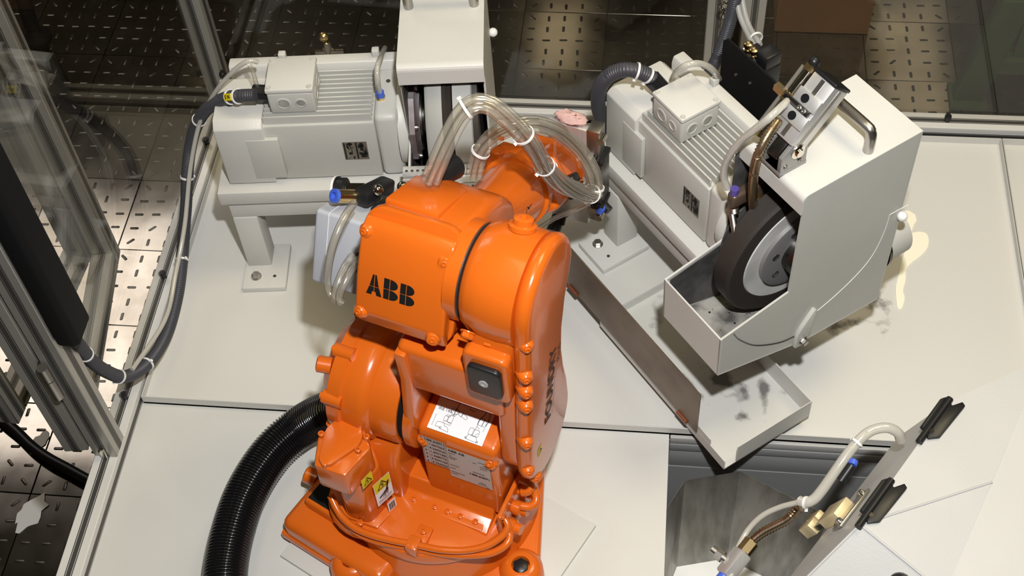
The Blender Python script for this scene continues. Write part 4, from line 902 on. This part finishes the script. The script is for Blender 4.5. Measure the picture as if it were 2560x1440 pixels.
pr.text('14M-64071', .118, .030, .0082, .0003, 1.0, 'RIGHT', z=Z)
pr.place('data_print', 'ink', dl, FL)
# drawing label on its top
DM = frameM((.025, -.0425, .3534), (1, 0, 0), (0, 1, .243)) @ Matrix.Diagonal((.86, .82, 1, 1))
pr = PR(); pr.poly([(0, 0), (.112, 0), (.112, .066), (0, .066)]); dg = pr.place('diagram_label', 'paper', fb_, DM @ Matrix.Translation((0, 0, .0012)))
pr = PR(); wd = .0006
def LN(p, c=False, w_=wd): pr.line(p, w_, c)
pr.text('IRB 140', .006, .042, .0085, 0)
def circ(x, y, r, n=12): return [(x + r * math.cos(2 * PI * k / n), y + r * math.sin(2 * PI * k / n)) for k in range(n)]
LN([(.014, .008), (.014, .017), (.018, .019), (.028, .019), (.030, .014), (.036, .013), (.040, .009), (.041, .004), (.034, .005), (.026, .006), (.020, .009)], True); LN(circ(.024, .008, .002), True)
LN([(.026, .019), (.040, .018), (.041, .023), (.026, .024)], True); LN(rrect(.024, .024, .031, .034, .002, 2), True); LN(rrect(.032, .022, .041, .038, .004, 2), True)
LN([(.027, .034), (.034, .034), (.034, .037), (.027, .037)], True); LN(circ(.038, .048, .007), True); LN(circ(.042, .048, .005), True)
LN([(.035, .038), (.034, .046)], False); LN([(.042, .038), (.044, .044)], False); LN([(.046, .050), (.052, .051), (.066, .044), (.064, .039), (.048, .043)], True); LN([(.055, .049), (.053, .042)], False, .0011)
LN([(.041, .066), (.039, .040)], False, .0010); LN([(.037, .038), (.039, .041), (.041, .038)], False, .0009)
LN([(.076, .006), (.078, .009), (.080, .014), (.096, .013), (.098, .008), (.101, .005), (.096, .003), (.080, .004)], True); LN(circ(.077, .006, .0018), True); LN(circ(.100, .004, .0018), True)
LN(rrect(.078, .014, .086, .028, .002, 2), True); LN(rrect(.086, .014, .098, .027, .002, 2), True); LN([(.087, .015), (.089, .040)]); LN([(.089, .034), (.095, .030)])
LN([(.088, .038), (.096, .037), (.098, .052), (.090, .053)], True); LN([(.097, .037), (.104, .038), (.103, .050), (.098, .051)], True)
LN([(.088, .040), (.088, .048), (.094, .060), (.095, .066)], False, .0011); LN([(.104, .040), (.106, .050), (.104, .060), (.103, .066)], False, .0011); LN([(.062, .062), (.074, .060)], False, .0009)
LN([(.103, .028), (.104, .036)]); LN([(.092, .016), (.096, .022)])
for k in range(5): LN([(.007, .008 + k * .005), (.007, .011 + k * .005)], False, .0008)
pr.place('diagram_print', 'ink', dg, DM @ Matrix.Translation((0, 0, .0017)))
# stickers on the swivel motor
SMm = frameM((-.036, -.125, .287), (.30, .95, 0), (0, 0, 1))
pr = PR(); pr.poly([(-.012, -.014), (.012, -.014), (.012, .014), (-.012, .014)])
wl = pr.place('warning_label', 'yellow', mo, frameM((-.0455, -.1340, .288), (.265, .96, 0), (0, 0, 1)))
pr = PR(); tri_sign(pr, 0, 0, .017); pr.place('warning_sign', 'ink', wl, frameM((-.0452, -.1341, .288), (.265, .96, 0), (0, 0, 1)))
BL = frameM((-.0375, -.110, .222), (.34, .94, 0), (0, 0, 1))
pr = PR(); pr.poly([(-.018, -.036), (.018, -.036), (.018, .036), (-.018, .036)]); sl_ = pr.place('hand_warning_label', 'paper', mo, BL)
pr = PR(); pr.poly([(-.017, .004), (.017, .004), (.017, .035), (-.017, .035)], .0003); pr.place('label_field', 'yellow', sl_, BL)
pr = PR(); tri_sign(pr, 0, .019, .022); pr.line([(.012, .016), (.006, -.004), (-.002, -.010), (-.010, -.014)], .004, z=.0008); pr.line([(.004, -.008), (-.004, -.018)], .002, z=.0008); pr.line([(.007, -.006), (.0, -.020)], .002, z=.0008); pr.line([(.009, -.004), (.006, -.018)], .002, z=.0008)
pr.line([(-.014, -.024), (.014, -.024)], .0014, z=.0008); pr.line([(-.014, -.029), (.012, -.029)], .0012, z=.0008); pr.place('hand_sign', 'ink', sl_, BL)
BL2 = frameM((-.0345, -.102, .158), (.34, .94, 0), (0, 0, 1)); pr = PR(); pr.poly([(-.009, -.015), (.009, -.015), (.009, .015), (-.009, .015)]); s2 = pr.place('serial_label', 'paper', mo, BL2)
pr = PR()
for k in range(5): pr.line([(-.005 + k * .0025, -.011), (-.005 + k * .0025, .009)], .0012 if k % 2 else .0018, z=.0005)
pr.place('serial_print', 'ink', s2, BL2)
rear_bm.free(); cov_bm.free(); ua_bm.free()
# ------------------------------------------------------------------ gripper on the wrist
gp_ = thing('gripper', 'aluminium gripper plate with small pneumatic cylinders bolted on the robot wrist', 'gripper', (RO[0], RO[1], 0), RA)
MB().box((-.014, .560, .200), (.062, .574, .455), bev=.001).build('face_plate', 'aluplate', gp_)
MB().box((.062, .556, .372), (.086, .585, .462), bev=.001).build('steel_block', 'steel', gp_)
MB().box((.062, .556, .222), (.086, .585, .262), bev=.001).build('steel_block', 'steel', gp_)
cbd = MB().box((.064, .548, .268), (.078, .590, .398), bev=.001).build('cylinder_body', 'aluplate', gp_)
MB().box((.0782, .550, .280), (.094, .588, .388), bev=.002).build('cylinder_rail', 'darksteel', cbd)
for z in (.394, .272): 
    q = MB()
    for k in range(3): q.cyl((.078 + k * .0065, .556, z), (.078 + k * .0065, .546, z), .006, 10)
    q.box((.076, .556, z - .005), (.096, .588, z + .005)); q.build('end_cap', 'black', cbd)
for (x, z) in ((.089, .445), (.085, .235)): q = MB(); q.cyl((x, .570, z), (x, .552, z), .008, 14); q.build('knurled_screw', 'chrome', gp_)
pr = PR(); pr.text('017', 0, 0, .018, .0003); pr.place('number_print', 'ink', cbd, frameM((.0645 + .012, .5472, .300), (0, 0, 1), (-1, 0, 0)))
q = MB(); q.cyl((.086, .565, .268), (.106, .556, .262), .009, 14); ft = q.build('push_fitting', 'black', gp_)
q = MB(); q.cyl((.094, .5610, .2645), (.090, .545, .268), .0085, 14); q.build('release_ring', 'blue', ft)
MB().cyl((.012, .50, .345), (.008, .562, .335), .040, 28).build('mounting_flange', 'steel', gp_)
q = MB(); q.cyl((-.002, .572, .190), (-.002, .535, .176), .0135, 18); q.cyl((.010, .568, .205), (.010, .552, .185), .006, 10); q.build('rubber_buffer', 'black', gp_)
ft2 = MB().cyl((-.030, .562, .432), (-.014, .562, .434), .007, 12).build('push_fitting', 'black', gp_)
MB().cyl((-.014, .5615, .434), (-.010, .5615, .4345), .0062, 12).build('release_ring', 'blue', ft2)
MB().box((-.034, .566, .41), (-.010, .574, .445), bev=.001).build('fitting_tab', 'aluplate', gp_)
b = MB(); b.ball((.026, .575, .461), .031, sx=(1.0, .5, .28))
for v in b.bm.verts: v.co += Vector((random.uniform(-1, 1), random.uniform(-1, 1), random.uniform(-1, 1))) * .0025
pk = b.build('abrasive_block', 'pink', None, 80); pk.parent = None
pk.location = (RO[0], RO[1], 0); pk.rotation_euler = (0, 0, RA); tag(pk, 'rough pinkish lump lying on top of the gripper plate', 'workpiece')
# ------------------------------------------------------------------ valve box on the left of the upper arm
vbx = thing('valve_box', 'grey blue box with clear tubes and a black valve, left of the orange arm housing', 'box', (RO[0], RO[1], 0), RA)
Vm = Fm
MB().box((-.222, .088, -.185), (-.078, .205, -.055), Vm, bev=.006, seg=3).build('case', 'boxgrey', vbx)
MB().box((-.084, .10, -.13), (-.060, .16, -.07), Vm, bev=.002).build('bracket', 'black', vbx)
for x in (-.139, -.116):
    q = MB(); q.lathe([(0, .0075), (.0008, .0075), (.0008, .005), (.0, .005)], Vm @ Vector((x, .088, -.135)), Vm.to_3x3() @ Vector((0, -1, 0)), 16); q.build('port', 'steel', vbx)
pr = PR()
for x in (-.139, -.116):
    for r in (.006, .0035): pr.line(circ(x, -.112, r, 14), .0012, True)
    pr.line(circ(x + .005, -.104, .003, 10), .0012, True); pr.line([(x - .005, -.110), (x + .005, -.110)], .0011)
pr.place('port_symbols', 'ink', vbx, Vm @ frameM((0, .0872, 0), (1, 0, 0), (0, 0, 1)))
sm_ = MB(); sm_.tube([Vm @ Vector(p) for p in ((-.197, .175, -.0545), (-.197, .090, -.0545), (-.197, .0873, -.058), (-.197, .0873, -.13))], .0006, 6); sm_.build('case_seam', 'white', vbx)
Vt = Vm @ Matrix.Translation((-.058, -.006, 0))
q = MB(); q.lathe([(0, .021), (.004, .021), (.004, .019), (.016, .019), (.018, .014)], Vt @ Vector((-.165, .165, -.048)), Vt.to_3x3() @ Vector((1, .1, .25)), 24); q.build('silencer_disc', 'black', vbx)
q = MB(); q.lathe([(-.002, .0212), (.002, .0216), (.002, .0205), (-.002, .0205)], Vt @ Vector((-.165, .165, -.048)), Vt.to_3x3() @ Vector((1, .1, .25)), 24); q.build('disc_rim', 'white', vbx)
q = MB(); q.cyl((-.147, .166, -.043), (-.118, .170, -.036), .010, 8, Mx=Vt); q.build('hex_nipple', 'chrome', vbx)
q = MB(); q.box((-.015, -.034, -.012), (.014, .042, .014), Vt @ Matrix.Translation((-.098, .160, -.032)) @ Matrix.Rotation(-.15, 4, 'Z'), bev=.006, seg=2); vv = q.build('hand_valve', 'black', vbx)
for p in ((-.060, .185, -.020), (-.082, .142, -.016)): MB().ball(Vt @ Vector(p), .009).build('valve_knob', 'chrome', vv)
q = MB(); q.cyl((-.118, .135, -.035), (-.134, .105, -.028), .011, 12, Mx=Vt); q.build('nipple', 'brass', vv)
q = MB(); q.lathe([(0, .0115), (.006, .0115), (.006, .006), (.001, .006)], Vt @ Vector((-.134, .105, -.028)), Vt.to_3x3() @ Vector((-.45, -.8, .25)), 18); q.build('release_ring', 'blue', vv)
q = MB(); q.cyl((-.075, .145, -.034), (-.045, .155, -.030), .013, 14, Mx=Vt); q.build('side_port', 'black', vv)
q = MB(); q.cyl((-.045, .155, -.030), (-.041, .1565, -.030), .010, 14, Mx=Vt); q.build('release_ring', 'blue', vv)
q = MB(); q.box((-.115, .095, -.205), (-.075, .14, -.185), Vm, bev=.003); q.build('lower_fitting', 'black', vbx)
q = MB(); q.cyl((-.106, .095, -.196), (-.106, .086, -.198), .009, 14, Mx=Vm); q.build('release_ring', 'blue', vbx)
# ------------------------------------------------------------------ hoses, tubes and cables
def tie(parent, pts, i, r, name='cable_tie', m='white'):
    a, c = pts[i], pts[i + 1]; d = (c - a).normalized(); b = MB()
    b.lathe([(-.002, r * .98), (-.002, r * 1.0 + .0012), (.002, r * 1.0 + .0012), (.002, r * .98)], a, d, 20, caps=False)
    n = d.orthogonal().normalized(); b.box((-.0025, -.0025, 0), (.0025, .0025, .0045), Matrix.Translation(a + n * r) @ rot_to(n))
    return b.build(name, m, parent)
def corrugated(name, label, pts, r, pitch, m, depth=.12, res=None, n=16, ties=()):
    P = spline(pts, pitch / 3); o = MB().tube(P, r, n, rad=lambda i, N: r * (1 - depth) if i % 3 == 0 else r).build(name, m, None, 80)
    tag(o, label, 'cable' if 'cable' in name else 'hose')
    for f in ties: tie(o, P, int(len(P) * f), r * 1.04)
    return o, P
c1, P1 = corrugated('conduit_cable', 'dark grey corrugated cable looping from the black trunking up to the left motor', D['cable_left'], .0125, .0042, 'conduit', ties=(.115, .235, .31, .53, .68, .825))
# gland and marker
g1m = Matrix.Translation((PT['frame']['M1'][0], PT['frame']['M1'][1], .0022)) @ Matrix.Rotation(math.radians(6), 4, 'Z')
q = MB(); q.cyl(g1m @ Vector((.092, .062, .445)), g1m @ Vector((.122, .060, .444)), .0165, 8); q.build('cable_gland', 'black', c1)
im = int(len(P1) * .955); a = P1[im]; d = (P1[im + 3] - a).normalized()
for s_ in (-.010, .012): 
    b = MB(); b.lathe([(-.0015, .0125), (-.0015, .0150), (.0015, .0150), (.0015, .0125)], a + d * s_, d, 20, caps=False); b.build('cable_tie', 'white', c1)
camdir = (Vector((0, 0, H)) - a).normalized(); xx = d; yy = (camdir - xx * xx.dot(camdir)).normalized(); zz = yy
mk = frameM(a + zz * .0142, d, zz.cross(d))
mko = MB().box((-.009, -.0065, -.001), (.010, .0065, .001), mk).build('marker', 'yellow', c1)
pr = PR(); pr.text('N 5', 0, -.0034, .0095, .0004, 1.0, 'CENTER'); pr.place('marker_print', 'ink', mko, mk @ Matrix.Translation((.0, 0, .0013)) @ Matrix.Rotation(PI, 4, 'Z'))
t1 = MB().tube(D['tube_left'], .0045, 10, res=.008).build('air_tube', 'tubemilk'); tag(t1, 'clear air tube running along the left corrugated cable over the left motor', 'tube')
t2 = MB().tube(D['tube_left2'], .0038, 10, res=.008).build('air_tube', 'tube'); tag(t2, 'short clear tube dropping from the tube bend beside the left terminal box', 'tube')
t3 = MB().tube(D['tube_flange'], .0052, 10, res=.006).build('air_tube', 'tubemilk'); tag(t3, 'clear tube standing in a blue fitting on the left motor end shield', 'tube')
q = MB(); p = Vector(D['tube_flange'][0]); q.cyl(p + Vector((0, 0, -.016)), p + Vector((0, 0, -.008)), .0085, 12); q.build('nipple', 'brass', t3)
q = MB(); q.cyl(p + Vector((0, 0, -.008)), p + Vector((0, 0, .003)), .0078, 12); q.build('release_ring', 'blue', t3)
c2, P2 = corrugated('conduit_cable', 'dark corrugated cable arching off the terminal box of the right motor', D['cable_right'], .0138, .0042, 'conduit', ties=(.07, .14))
q = MB(); p = Vector(D['cable_right'][0]); q.cyl(p + (p - P2[8]).normalized() * .016, p - (p - P2[8]).normalized() * .012, .0165, 8); q.build('cable_gland', 'black', c2)
t4 = MB().tube(D['tube_right'], .0058, 10, res=.006).build('air_tube', 'tubemilk'); tag(t4, 'milky tube bent in an arc over the right terminal box', 'tube')
c3, P3 = corrugated('conduit_cable', 'dark corrugated cable running down the double post behind the right grinder', D['cable_post'], .0125, .0042, 'conduit')
for k, lb_ in (('cable_grey', 'left of the two thin grey cables hanging down the double post'), ('cable_grey2', 'right of the two thin grey cables hanging down the double post')):
    o = MB().tube(D[k], .0055, 10, res=.008).build('grey_cable', 'greycable'); tag(o, lb_, 'cable')
    if k == 'cable_grey2': tie(o, spline(D[k], .008), 12, .012)
q = MB(); p = Vector(D['eyelet'][0])
q.tube([p + Vector((.009 * math.cos(a_ * PI / 10), 0, .009 * math.sin(a_ * PI / 10))) for a_ in range(20)], .003, 8); q.tube([p + Vector((0, 0, -.009)), Vector(D['eyelet'][1])], .0025, 8)
ey = q.build('eye_hook', 'chrome'); tag(ey, 'small bright metal eye hook between the two posts at top', 'hook')
br = MB().tube(spline(D['braid'], .0024), .0075, 12, rad=lambda i, N: .0058 if i % 2 else .0078).build('braided_hose', mat('bronze braid', (.46, .34, .21), .3, .9), None, 80); tag(br, 'bronze coloured braided metal hose hanging from the cylinder to the wheel nozzle', 'hose')
t5 = MB().tube(D['tube_white'], .0062, 10, res=.006).build('air_tube', 'tubemilk'); tag(t5, 'milky tube curving from the pneumatic cylinder down beside the right motor', 'tube')
def bundle(name, label, pts, r, nt, m='tube', ties=()):
    P = spline(pts, .012); o = thing(name, label, 'hose', P[0])
    T = []
    for i in range(len(P)): T.append((P[min(i + 1, len(P) - 1)] - P[max(i - 1, 0)]).normalized())
    N = T[0].orthogonal().normalized(); fr = []
    for i in range(len(P)):
        if i: N = T[i - 1].rotation_difference(T[i]).to_matrix() @ N
        fr.append((N.copy(), T[i].cross(N)))
    rt_ = r * (.42 if nt <= 5 else .36)
    for k in range(nt):
        ph = 2 * PI * k / max(nt - 1, 1); cr = 0 if k == nt - 1 and nt > 3 else r - rt_
        q = []
        for i in range(len(P)):
            a_ = ph + .05 * i; q.append(P[i] + (fr[i][0] * math.cos(a_) + fr[i][1] * math.sin(a_)) * cr - P[0])
        MB().tube(q, rt_, 10).build('tube', m, o)
    for f in ties:
        i = int(len(P) * f); tt = tie(o, [p - P[0] for p in P], i, r)
    return o
bundle('hose_bundle', 'long bundle of clear tubes arching from the black gland to the wrist clamp', D['hoseA'], .0155, 6, ties=(.22, .42, .60, .965))
bundle('hose_bundle', 'second bundle of clear tubes arching behind the wrist down to the gripper', D['hoseB'], .0145, 6, ties=(.13, .93))
bundle('hose_bundle', 'pair of clear tubes leaving the lower fitting behind the wrist', D['hoseC'], .0105, 2)
for k, lb_ in (('vtube1', 'clear tube hanging in a long loop from the blue fitting of the valve box'), ('vtube2', 'left of the two short clear tubes under the valve box ports'), ('vtube3', 'right of the two short clear tubes under the valve box ports')):
    o = MB().tube(D[k], .0062, 10, res=.006).build('air_tube', 'tube'); tag(o, lb_, 'tube')
bh, PB = corrugated('robot_hose', 'thick shiny black corrugated hose curving from the robot base across the plate', D['big_hose'], .0390, .0058, 'blackgloss', .09, n=40)
fc_ = MB().tube(D['floor_cable'], .016, 12, res=.01).build('floor_cable', 'black'); tag(fc_, 'thick black cable lying on the metal floor at bottom left', 'cable')

# ------------------------------------------------------------------ bottom right: hopper, chute box and spray gun
hp_ = thing('steel_hopper', 'open folded stainless hopper sunk beside the white base plate', 'hopper', PT['hop_rim'][0])
o0 = Vector(PT['hop_rim'][0]); rim = [Vector(p) - o0 for p in PT['hop_rim']]; bot = [Vector(p) - o0 for p in PT['hop_bot']]
for i in range(6):
    j = (i + 1) % 6; b = MB(); nrm = (rim[j] - rim[i]).cross(bot[i] - rim[i]).normalized() * .0015
    vs = [b.bm.verts.new(p) for p in (rim[i], rim[j], bot[j], bot[i])]; v2 = [b.bm.verts.new(p + nrm) for p in (rim[i], rim[j], bot[j], bot[i])]
    b.bm.faces.new(vs); b.bm.faces.new(v2[::-1])
    for k in range(4): b.bm.faces.new((vs[k], vs[(k + 1) % 4], v2[(k + 1) % 4], v2[k]))
    bmesh.ops.recalc_face_normals(b.bm, faces=b.bm.faces); b.build('wall', 'hoppersteel', hp_)
b = MB(); b.bm.faces.new([b.bm.verts.new(p) for p in bot]); ob = b.build('bottom', 'white', hp_)
ch = thing('chute_box', 'large white sheet metal hood with hinged lid at the bottom right corner', 'hood', PT['chute'][0])
c0 = Vector(PT['chute'][0]); CP = [Vector(p) - c0 for p in PT['chute']]
def panel(name, idx, m='hoodwhite', th=.002):
    b = MB(); P = [CP[i] for i in idx]; n = (P[1] - P[0]).cross(P[2] - P[0]).normalized()
    if n.z < 0: P = P[::-1]; n = -n
    a = [b.bm.verts.new(p) for p in P]; c = [b.bm.verts.new(p - n * th) for p in P]; N = len(P)
    for k in range(1, N - 1): b.bm.faces.new((a[0], a[k], a[k + 1])); b.bm.faces.new((c[0], c[k + 1], c[k]))
    for k in range(N): b.bm.faces.new((a[k], c[k], c[(k + 1) % N], a[(k + 1) % N]))
    return b.build(name, m, ch, 30), n
lid, ln = panel('lid', (0, 1, 2, 3))
panel('left_panel', (4, 5, 1, 0)); panel('front_panel', (0, 6, 10, 4)); panel('front_panel', (0, 3, 6)); panel('right_panel', (3, 2, 8, 9, 6)); panel('end_panel', (5, 2, 1))
for a_, c_ in ((0, 3), (0, 6), (0, 4)): MB().tube([CP[a_] + Vector((0, 0, .0005)), CP[c_] + Vector((0, 0, .0005))], .0022, 8).build('folded_edge', 'hoodwhite', ch)
hd = (CP[1] - CP[0]).normalized(); hx = ln.cross(hd).normalized()
if hx.x < 0: hx = -hx
for f in (.03, .70):
    base_ = CP[0] + (CP[1] - CP[0]) * f + ln * .001; Hm = Matrix(((hx.x, hd.x, ln.x, base_.x), (hx.y, hd.y, ln.y, base_.y), (hx.z, hd.z, ln.z, base_.z), (0, 0, 0, 1)))
    q = MB(); q.prism([(.002, .006), (.008, -.002), (.022, .012), (.026, .088), (.019, .092), (.009, .076), (.002, .082)], 'z', 0, .006, Hm, bev=.0015)
    q.prism([(-.012, .010), (-.002, .010), (-.002, .082), (-.007, .086), (-.012, .078)], 'z', -.006, .003, Hm @ Matrix.Rotation(.5, 4, 'Y'), bev=.0015)
    q.cyl((0, -.016, .004), (0, .086, .004), .006, 12, Mx=Hm)
    ho = q.build('hinge', 'black', ch)
    MB().cyl((.006, .012, .006), (.006, .012, .0085), .004, 12, Mx=Hm).build('hinge_screw', 'chrome', ho)
q = MB(); kc = (CP[0] + CP[6] + CP[10] + CP[4]) / 4
fn = (CP[6] - CP[0]).cross(CP[4] - CP[0]).normalized()
if fn.z < 0: fn = -fn
kc = CP[0] * .52 + CP[6] * .24 + CP[10] * .24
q.lathe([(0, .018), (.016, .018), (.020, .013), (.030, .012)], kc, fn, 20); q.box((-.034, -.008, .020), (.034, .008, .034), Matrix.Translation(kc) @ rot_to(fn), bev=.004)
q.build('wing_knob', 'black', ch)
# spray gun and bracket over the hopper
sg = thing('spray_nozzle', 'brass and steel spray nozzle with braided hose hanging over the steel hopper', 'nozzle', D['braid2'][0])
s0 = Vector(D['braid2'][0])
MB().tube([Vector(p) - s0 for p in spline(D['braid2'], .0025)], .0085, 12, rad=lambda i, N: .0068 if i % 2 else .0088).build('braided_hose', mat('dull bronze braid', (.42, .32, .22), .28, 1.0), sg, 80)
e1 = Vector(D['braid2'][-1]) - s0; dn = (Vector(D['braid2'][-1]) - Vector(D['braid2'][-2])).normalized()
dd = Vector((-.55, -.70, -.25)).normalized()
MB().cyl(e1 - dd * .010, e1 + dd * .012, .0125, 6).build('hose_nut', 'brass', sg)
q = MB(); q.box((-.013, -.013, 0), (.013, .013, .050), Matrix.Translation(e1 + dd * .012) @ rot_to(dd), bev=.004); gun = q.build('nozzle_body', 'aluplate', sg)
q = MB(); sd_ = dd.cross(Vector((0, 0, 1))).normalized(); cpt = e1 + dd * .04
q.cyl(cpt + sd_ * .012, cpt + sd_ * .042, .007, 12); q.cyl(cpt + sd_ * .020, cpt + sd_ * .032, .0105, 8); q.build('side_valve', 'steel', gun)
q = MB(); q.cyl(e1 + dd * .062, e1 + dd * .078, .0095, 14); q.build('release_ring', 'blue', gun)
# bracket with two brass blocks, fixed to the chute
bk = thing('hose_bracket', 'steel bracket with pale plastic clamp blocks holding the hoses at the chute', 'bracket', PT['chute'][0])
mid = CP[0] * .62 + CP[5] * .30 + CP[4] * .08; hd2 = (CP[5] - CP[4]).normalized(); sn = (CP[5] - CP[4]).cross(CP[0] - CP[4]).normalized()
if sn.z < 0: sn = -sn
out = hd2.cross(sn).normalized()
if out.x > 0: out = -out
mid = mid + out * .030
Bm = Matrix(((hd2.x, out.x, sn.x, mid.x), (hd2.y, out.y, sn.y, mid.y), (hd2.z, out.z, sn.z, mid.z), (0, 0, 0, 1))) @ Matrix.Scale(1.25, 4)
MB().box((-.035, -.010, .001), (.035, .012, .005), Bm, bev=.001).build('plate', 'steel', bk)
for x in (-.027, .027): q = MB(); q.lathe([(0, .006), (.006, .006), (.008, .003)], Bm @ Vector((x, -.002, .005)), sn, 12); q.build('screw', 'chrome', bk)
blk = mat('pale brass block', (.80, .66, .40), .35, .4)
q = MB(); q.box((-.016, .012, .0), (.016, .060, .016), Bm, bev=.002); q.build('clamp_block', blk, bk)
q = MB(); q.box((-.016, .085, .0), (.0, .115, .018), Bm, bev=.002); q.build('clamp_block', blk, bk)
q = MB(); q.box((.002, .085, .0), (.016, .115, .018), Bm, bev=.002); q.build('clamp_block', blk, bk)
q = MB(); q.box((-.012, .060, .003), (.012, .086, .010), Bm); q.build('bar', 'darksteel', bk)
w5 = MB().tube(D['gel_tube'], .0085, 12, res=.006).build('air_tube', 'tubemilk'); tag(w5, 'thick milky tube bending out of the chute box over the hopper', 'tube')
PW = spline(D['gel_tube'], .006)
for f in (.42, .93): tie(w5, PW, int(len(PW) * f), .0095)
i6 = 40; pp = [Vector(p) for p in D['gel_tube']]
q = MB(); q.cyl(pp[6] + Vector((.014, -.006, -.004)), pp[7] + Vector((.014, -.006, -.004)), .008, 12); bf = q.build('inline_fitting', 'black', w5)
q = MB(); q.cyl(pp[6] + Vector((.014, -.006, -.004)), pp[6] + Vector((.017, .002, -.003)), .0075, 12); q.build('release_ring', 'blue', bf)
w6 = MB().tube(D['thin_tube'], .0048, 10, res=.006).build('air_tube', 'tubemilk'); tag(w6, 'thin milky tube curving down past the spray nozzle into the hopper', 'tube')

# ------------------------------------------------------------------ things on the hall floor
cb0 = PT['card']
cbx = thing('board_crate', 'brown board crate standing on the floor beyond the back panes', 'crate', (.56, 4.0, ZF), .0)
bw, bd, bh_ = .33, .50, .36
MB().box((-.165, -.25, .004), (.165, .25, .012)).build('bottom_board', 'card', cbx)
for lo, hi in (((-.165, -.25, .012), (.165, -.242, .20)), ((-.165, .242, .012), (.165, .25, .20)), ((-.165, -.242, .012), (-.157, .242, .20)), ((.157, -.242, .012), (.165, .242, .20)), ((-.165, -.25, .20), (.165, .25, .207))):
    MB().box(lo, hi, bev=.001, seg=1).build('board', 'card', cbx)
gm = thing('machine_stand', 'dark green steel machine stand on the floor at the far right', 'stand', (1.15, 3.45, ZF))
b = MB(); b.box((-.17, -.06, 0), (-.05, .06, .012)); b.build('foot', 'green', gm)
MB().prism([(-.16, .012), (-.06, .012), (.0, .45), (-.09, .45)], 'y', -.03, .03, bev=.003).build('leg', 'green', gm)
MB().box((-.09, -.02, .13), (.60, .03, .19), bev=.004).build('cross_bar', 'green', gm)
MB().box((-.10, -.01, .45), (.65, .30, .75), bev=.01).build('cabinet', 'green', gm)
MB().box((.0, .0, .19), (.60, .012, .45)).build('panel', 'green', gm)
mf = thing('tripod_foot', 'black machine foot on the dark floor at far top left', 'stand', (-2.33, 3.60, ZF))
MB().lathe([(0, .055), (.012, .055), (.03, .03), (.05, .022)], n=20).build('pad', 'blackmatt', mf)
MB().cyl((0, 0, .05), (-.02, .12, .60), .028, 14).build('leg', 'blackmatt', mf)
wp = None
for k, (px, py, s_) in enumerate(((-1.715, 1.655, .075), (-1.765, 1.885, .05))):  # flat white patches painting bright glare on the floor
    b = MB(); rr = random.Random(40 + k); n = 18
    pts = [(s_ * (.55 + .45 * rr.random()) * math.cos(2 * PI * i / n) * .55, s_ * (.55 + .45 * rr.random()) * math.sin(2 * PI * i / n)) for i in range(n)]
    b.prism(pts, 'z', .0026, .0040); o = b.build('glare_patch', 'glarewhite'); o.location = (px, py, ZF); o.rotation_euler = (0, 0, -.3)
    tag(o, ('larger white patch painting the glare on the dark floor at bottom left', 'smaller white patch painting the glare beside the black cable')[k], 'glare')
vs_ = thing('lever_valve', 'chrome fitting with round knob standing behind the left motor', 'valve', g1m @ Vector((.215, .205, .0)), math.radians(6))
MB().cyl((0, 0, .21), (0, 0, .408), .010, 14).build('pipe', 'chrome', vs_)
MB().cyl((-.025, 0, .41), (.03, 0, .41), .0085, 10).build('cross_piece', 'chrome', vs_)
MB().lathe([(.408, .010), (.425, .009), (.435, .006)], n=14).build('neck', 'chrome', vs_)
MB().ball((-.004, .002, .446), .0095).build('knob', 'brass', vs_)
MB().box((-.03, -.03, .2), (.03, .02, .212)).build('mount', 'steel', vs_)
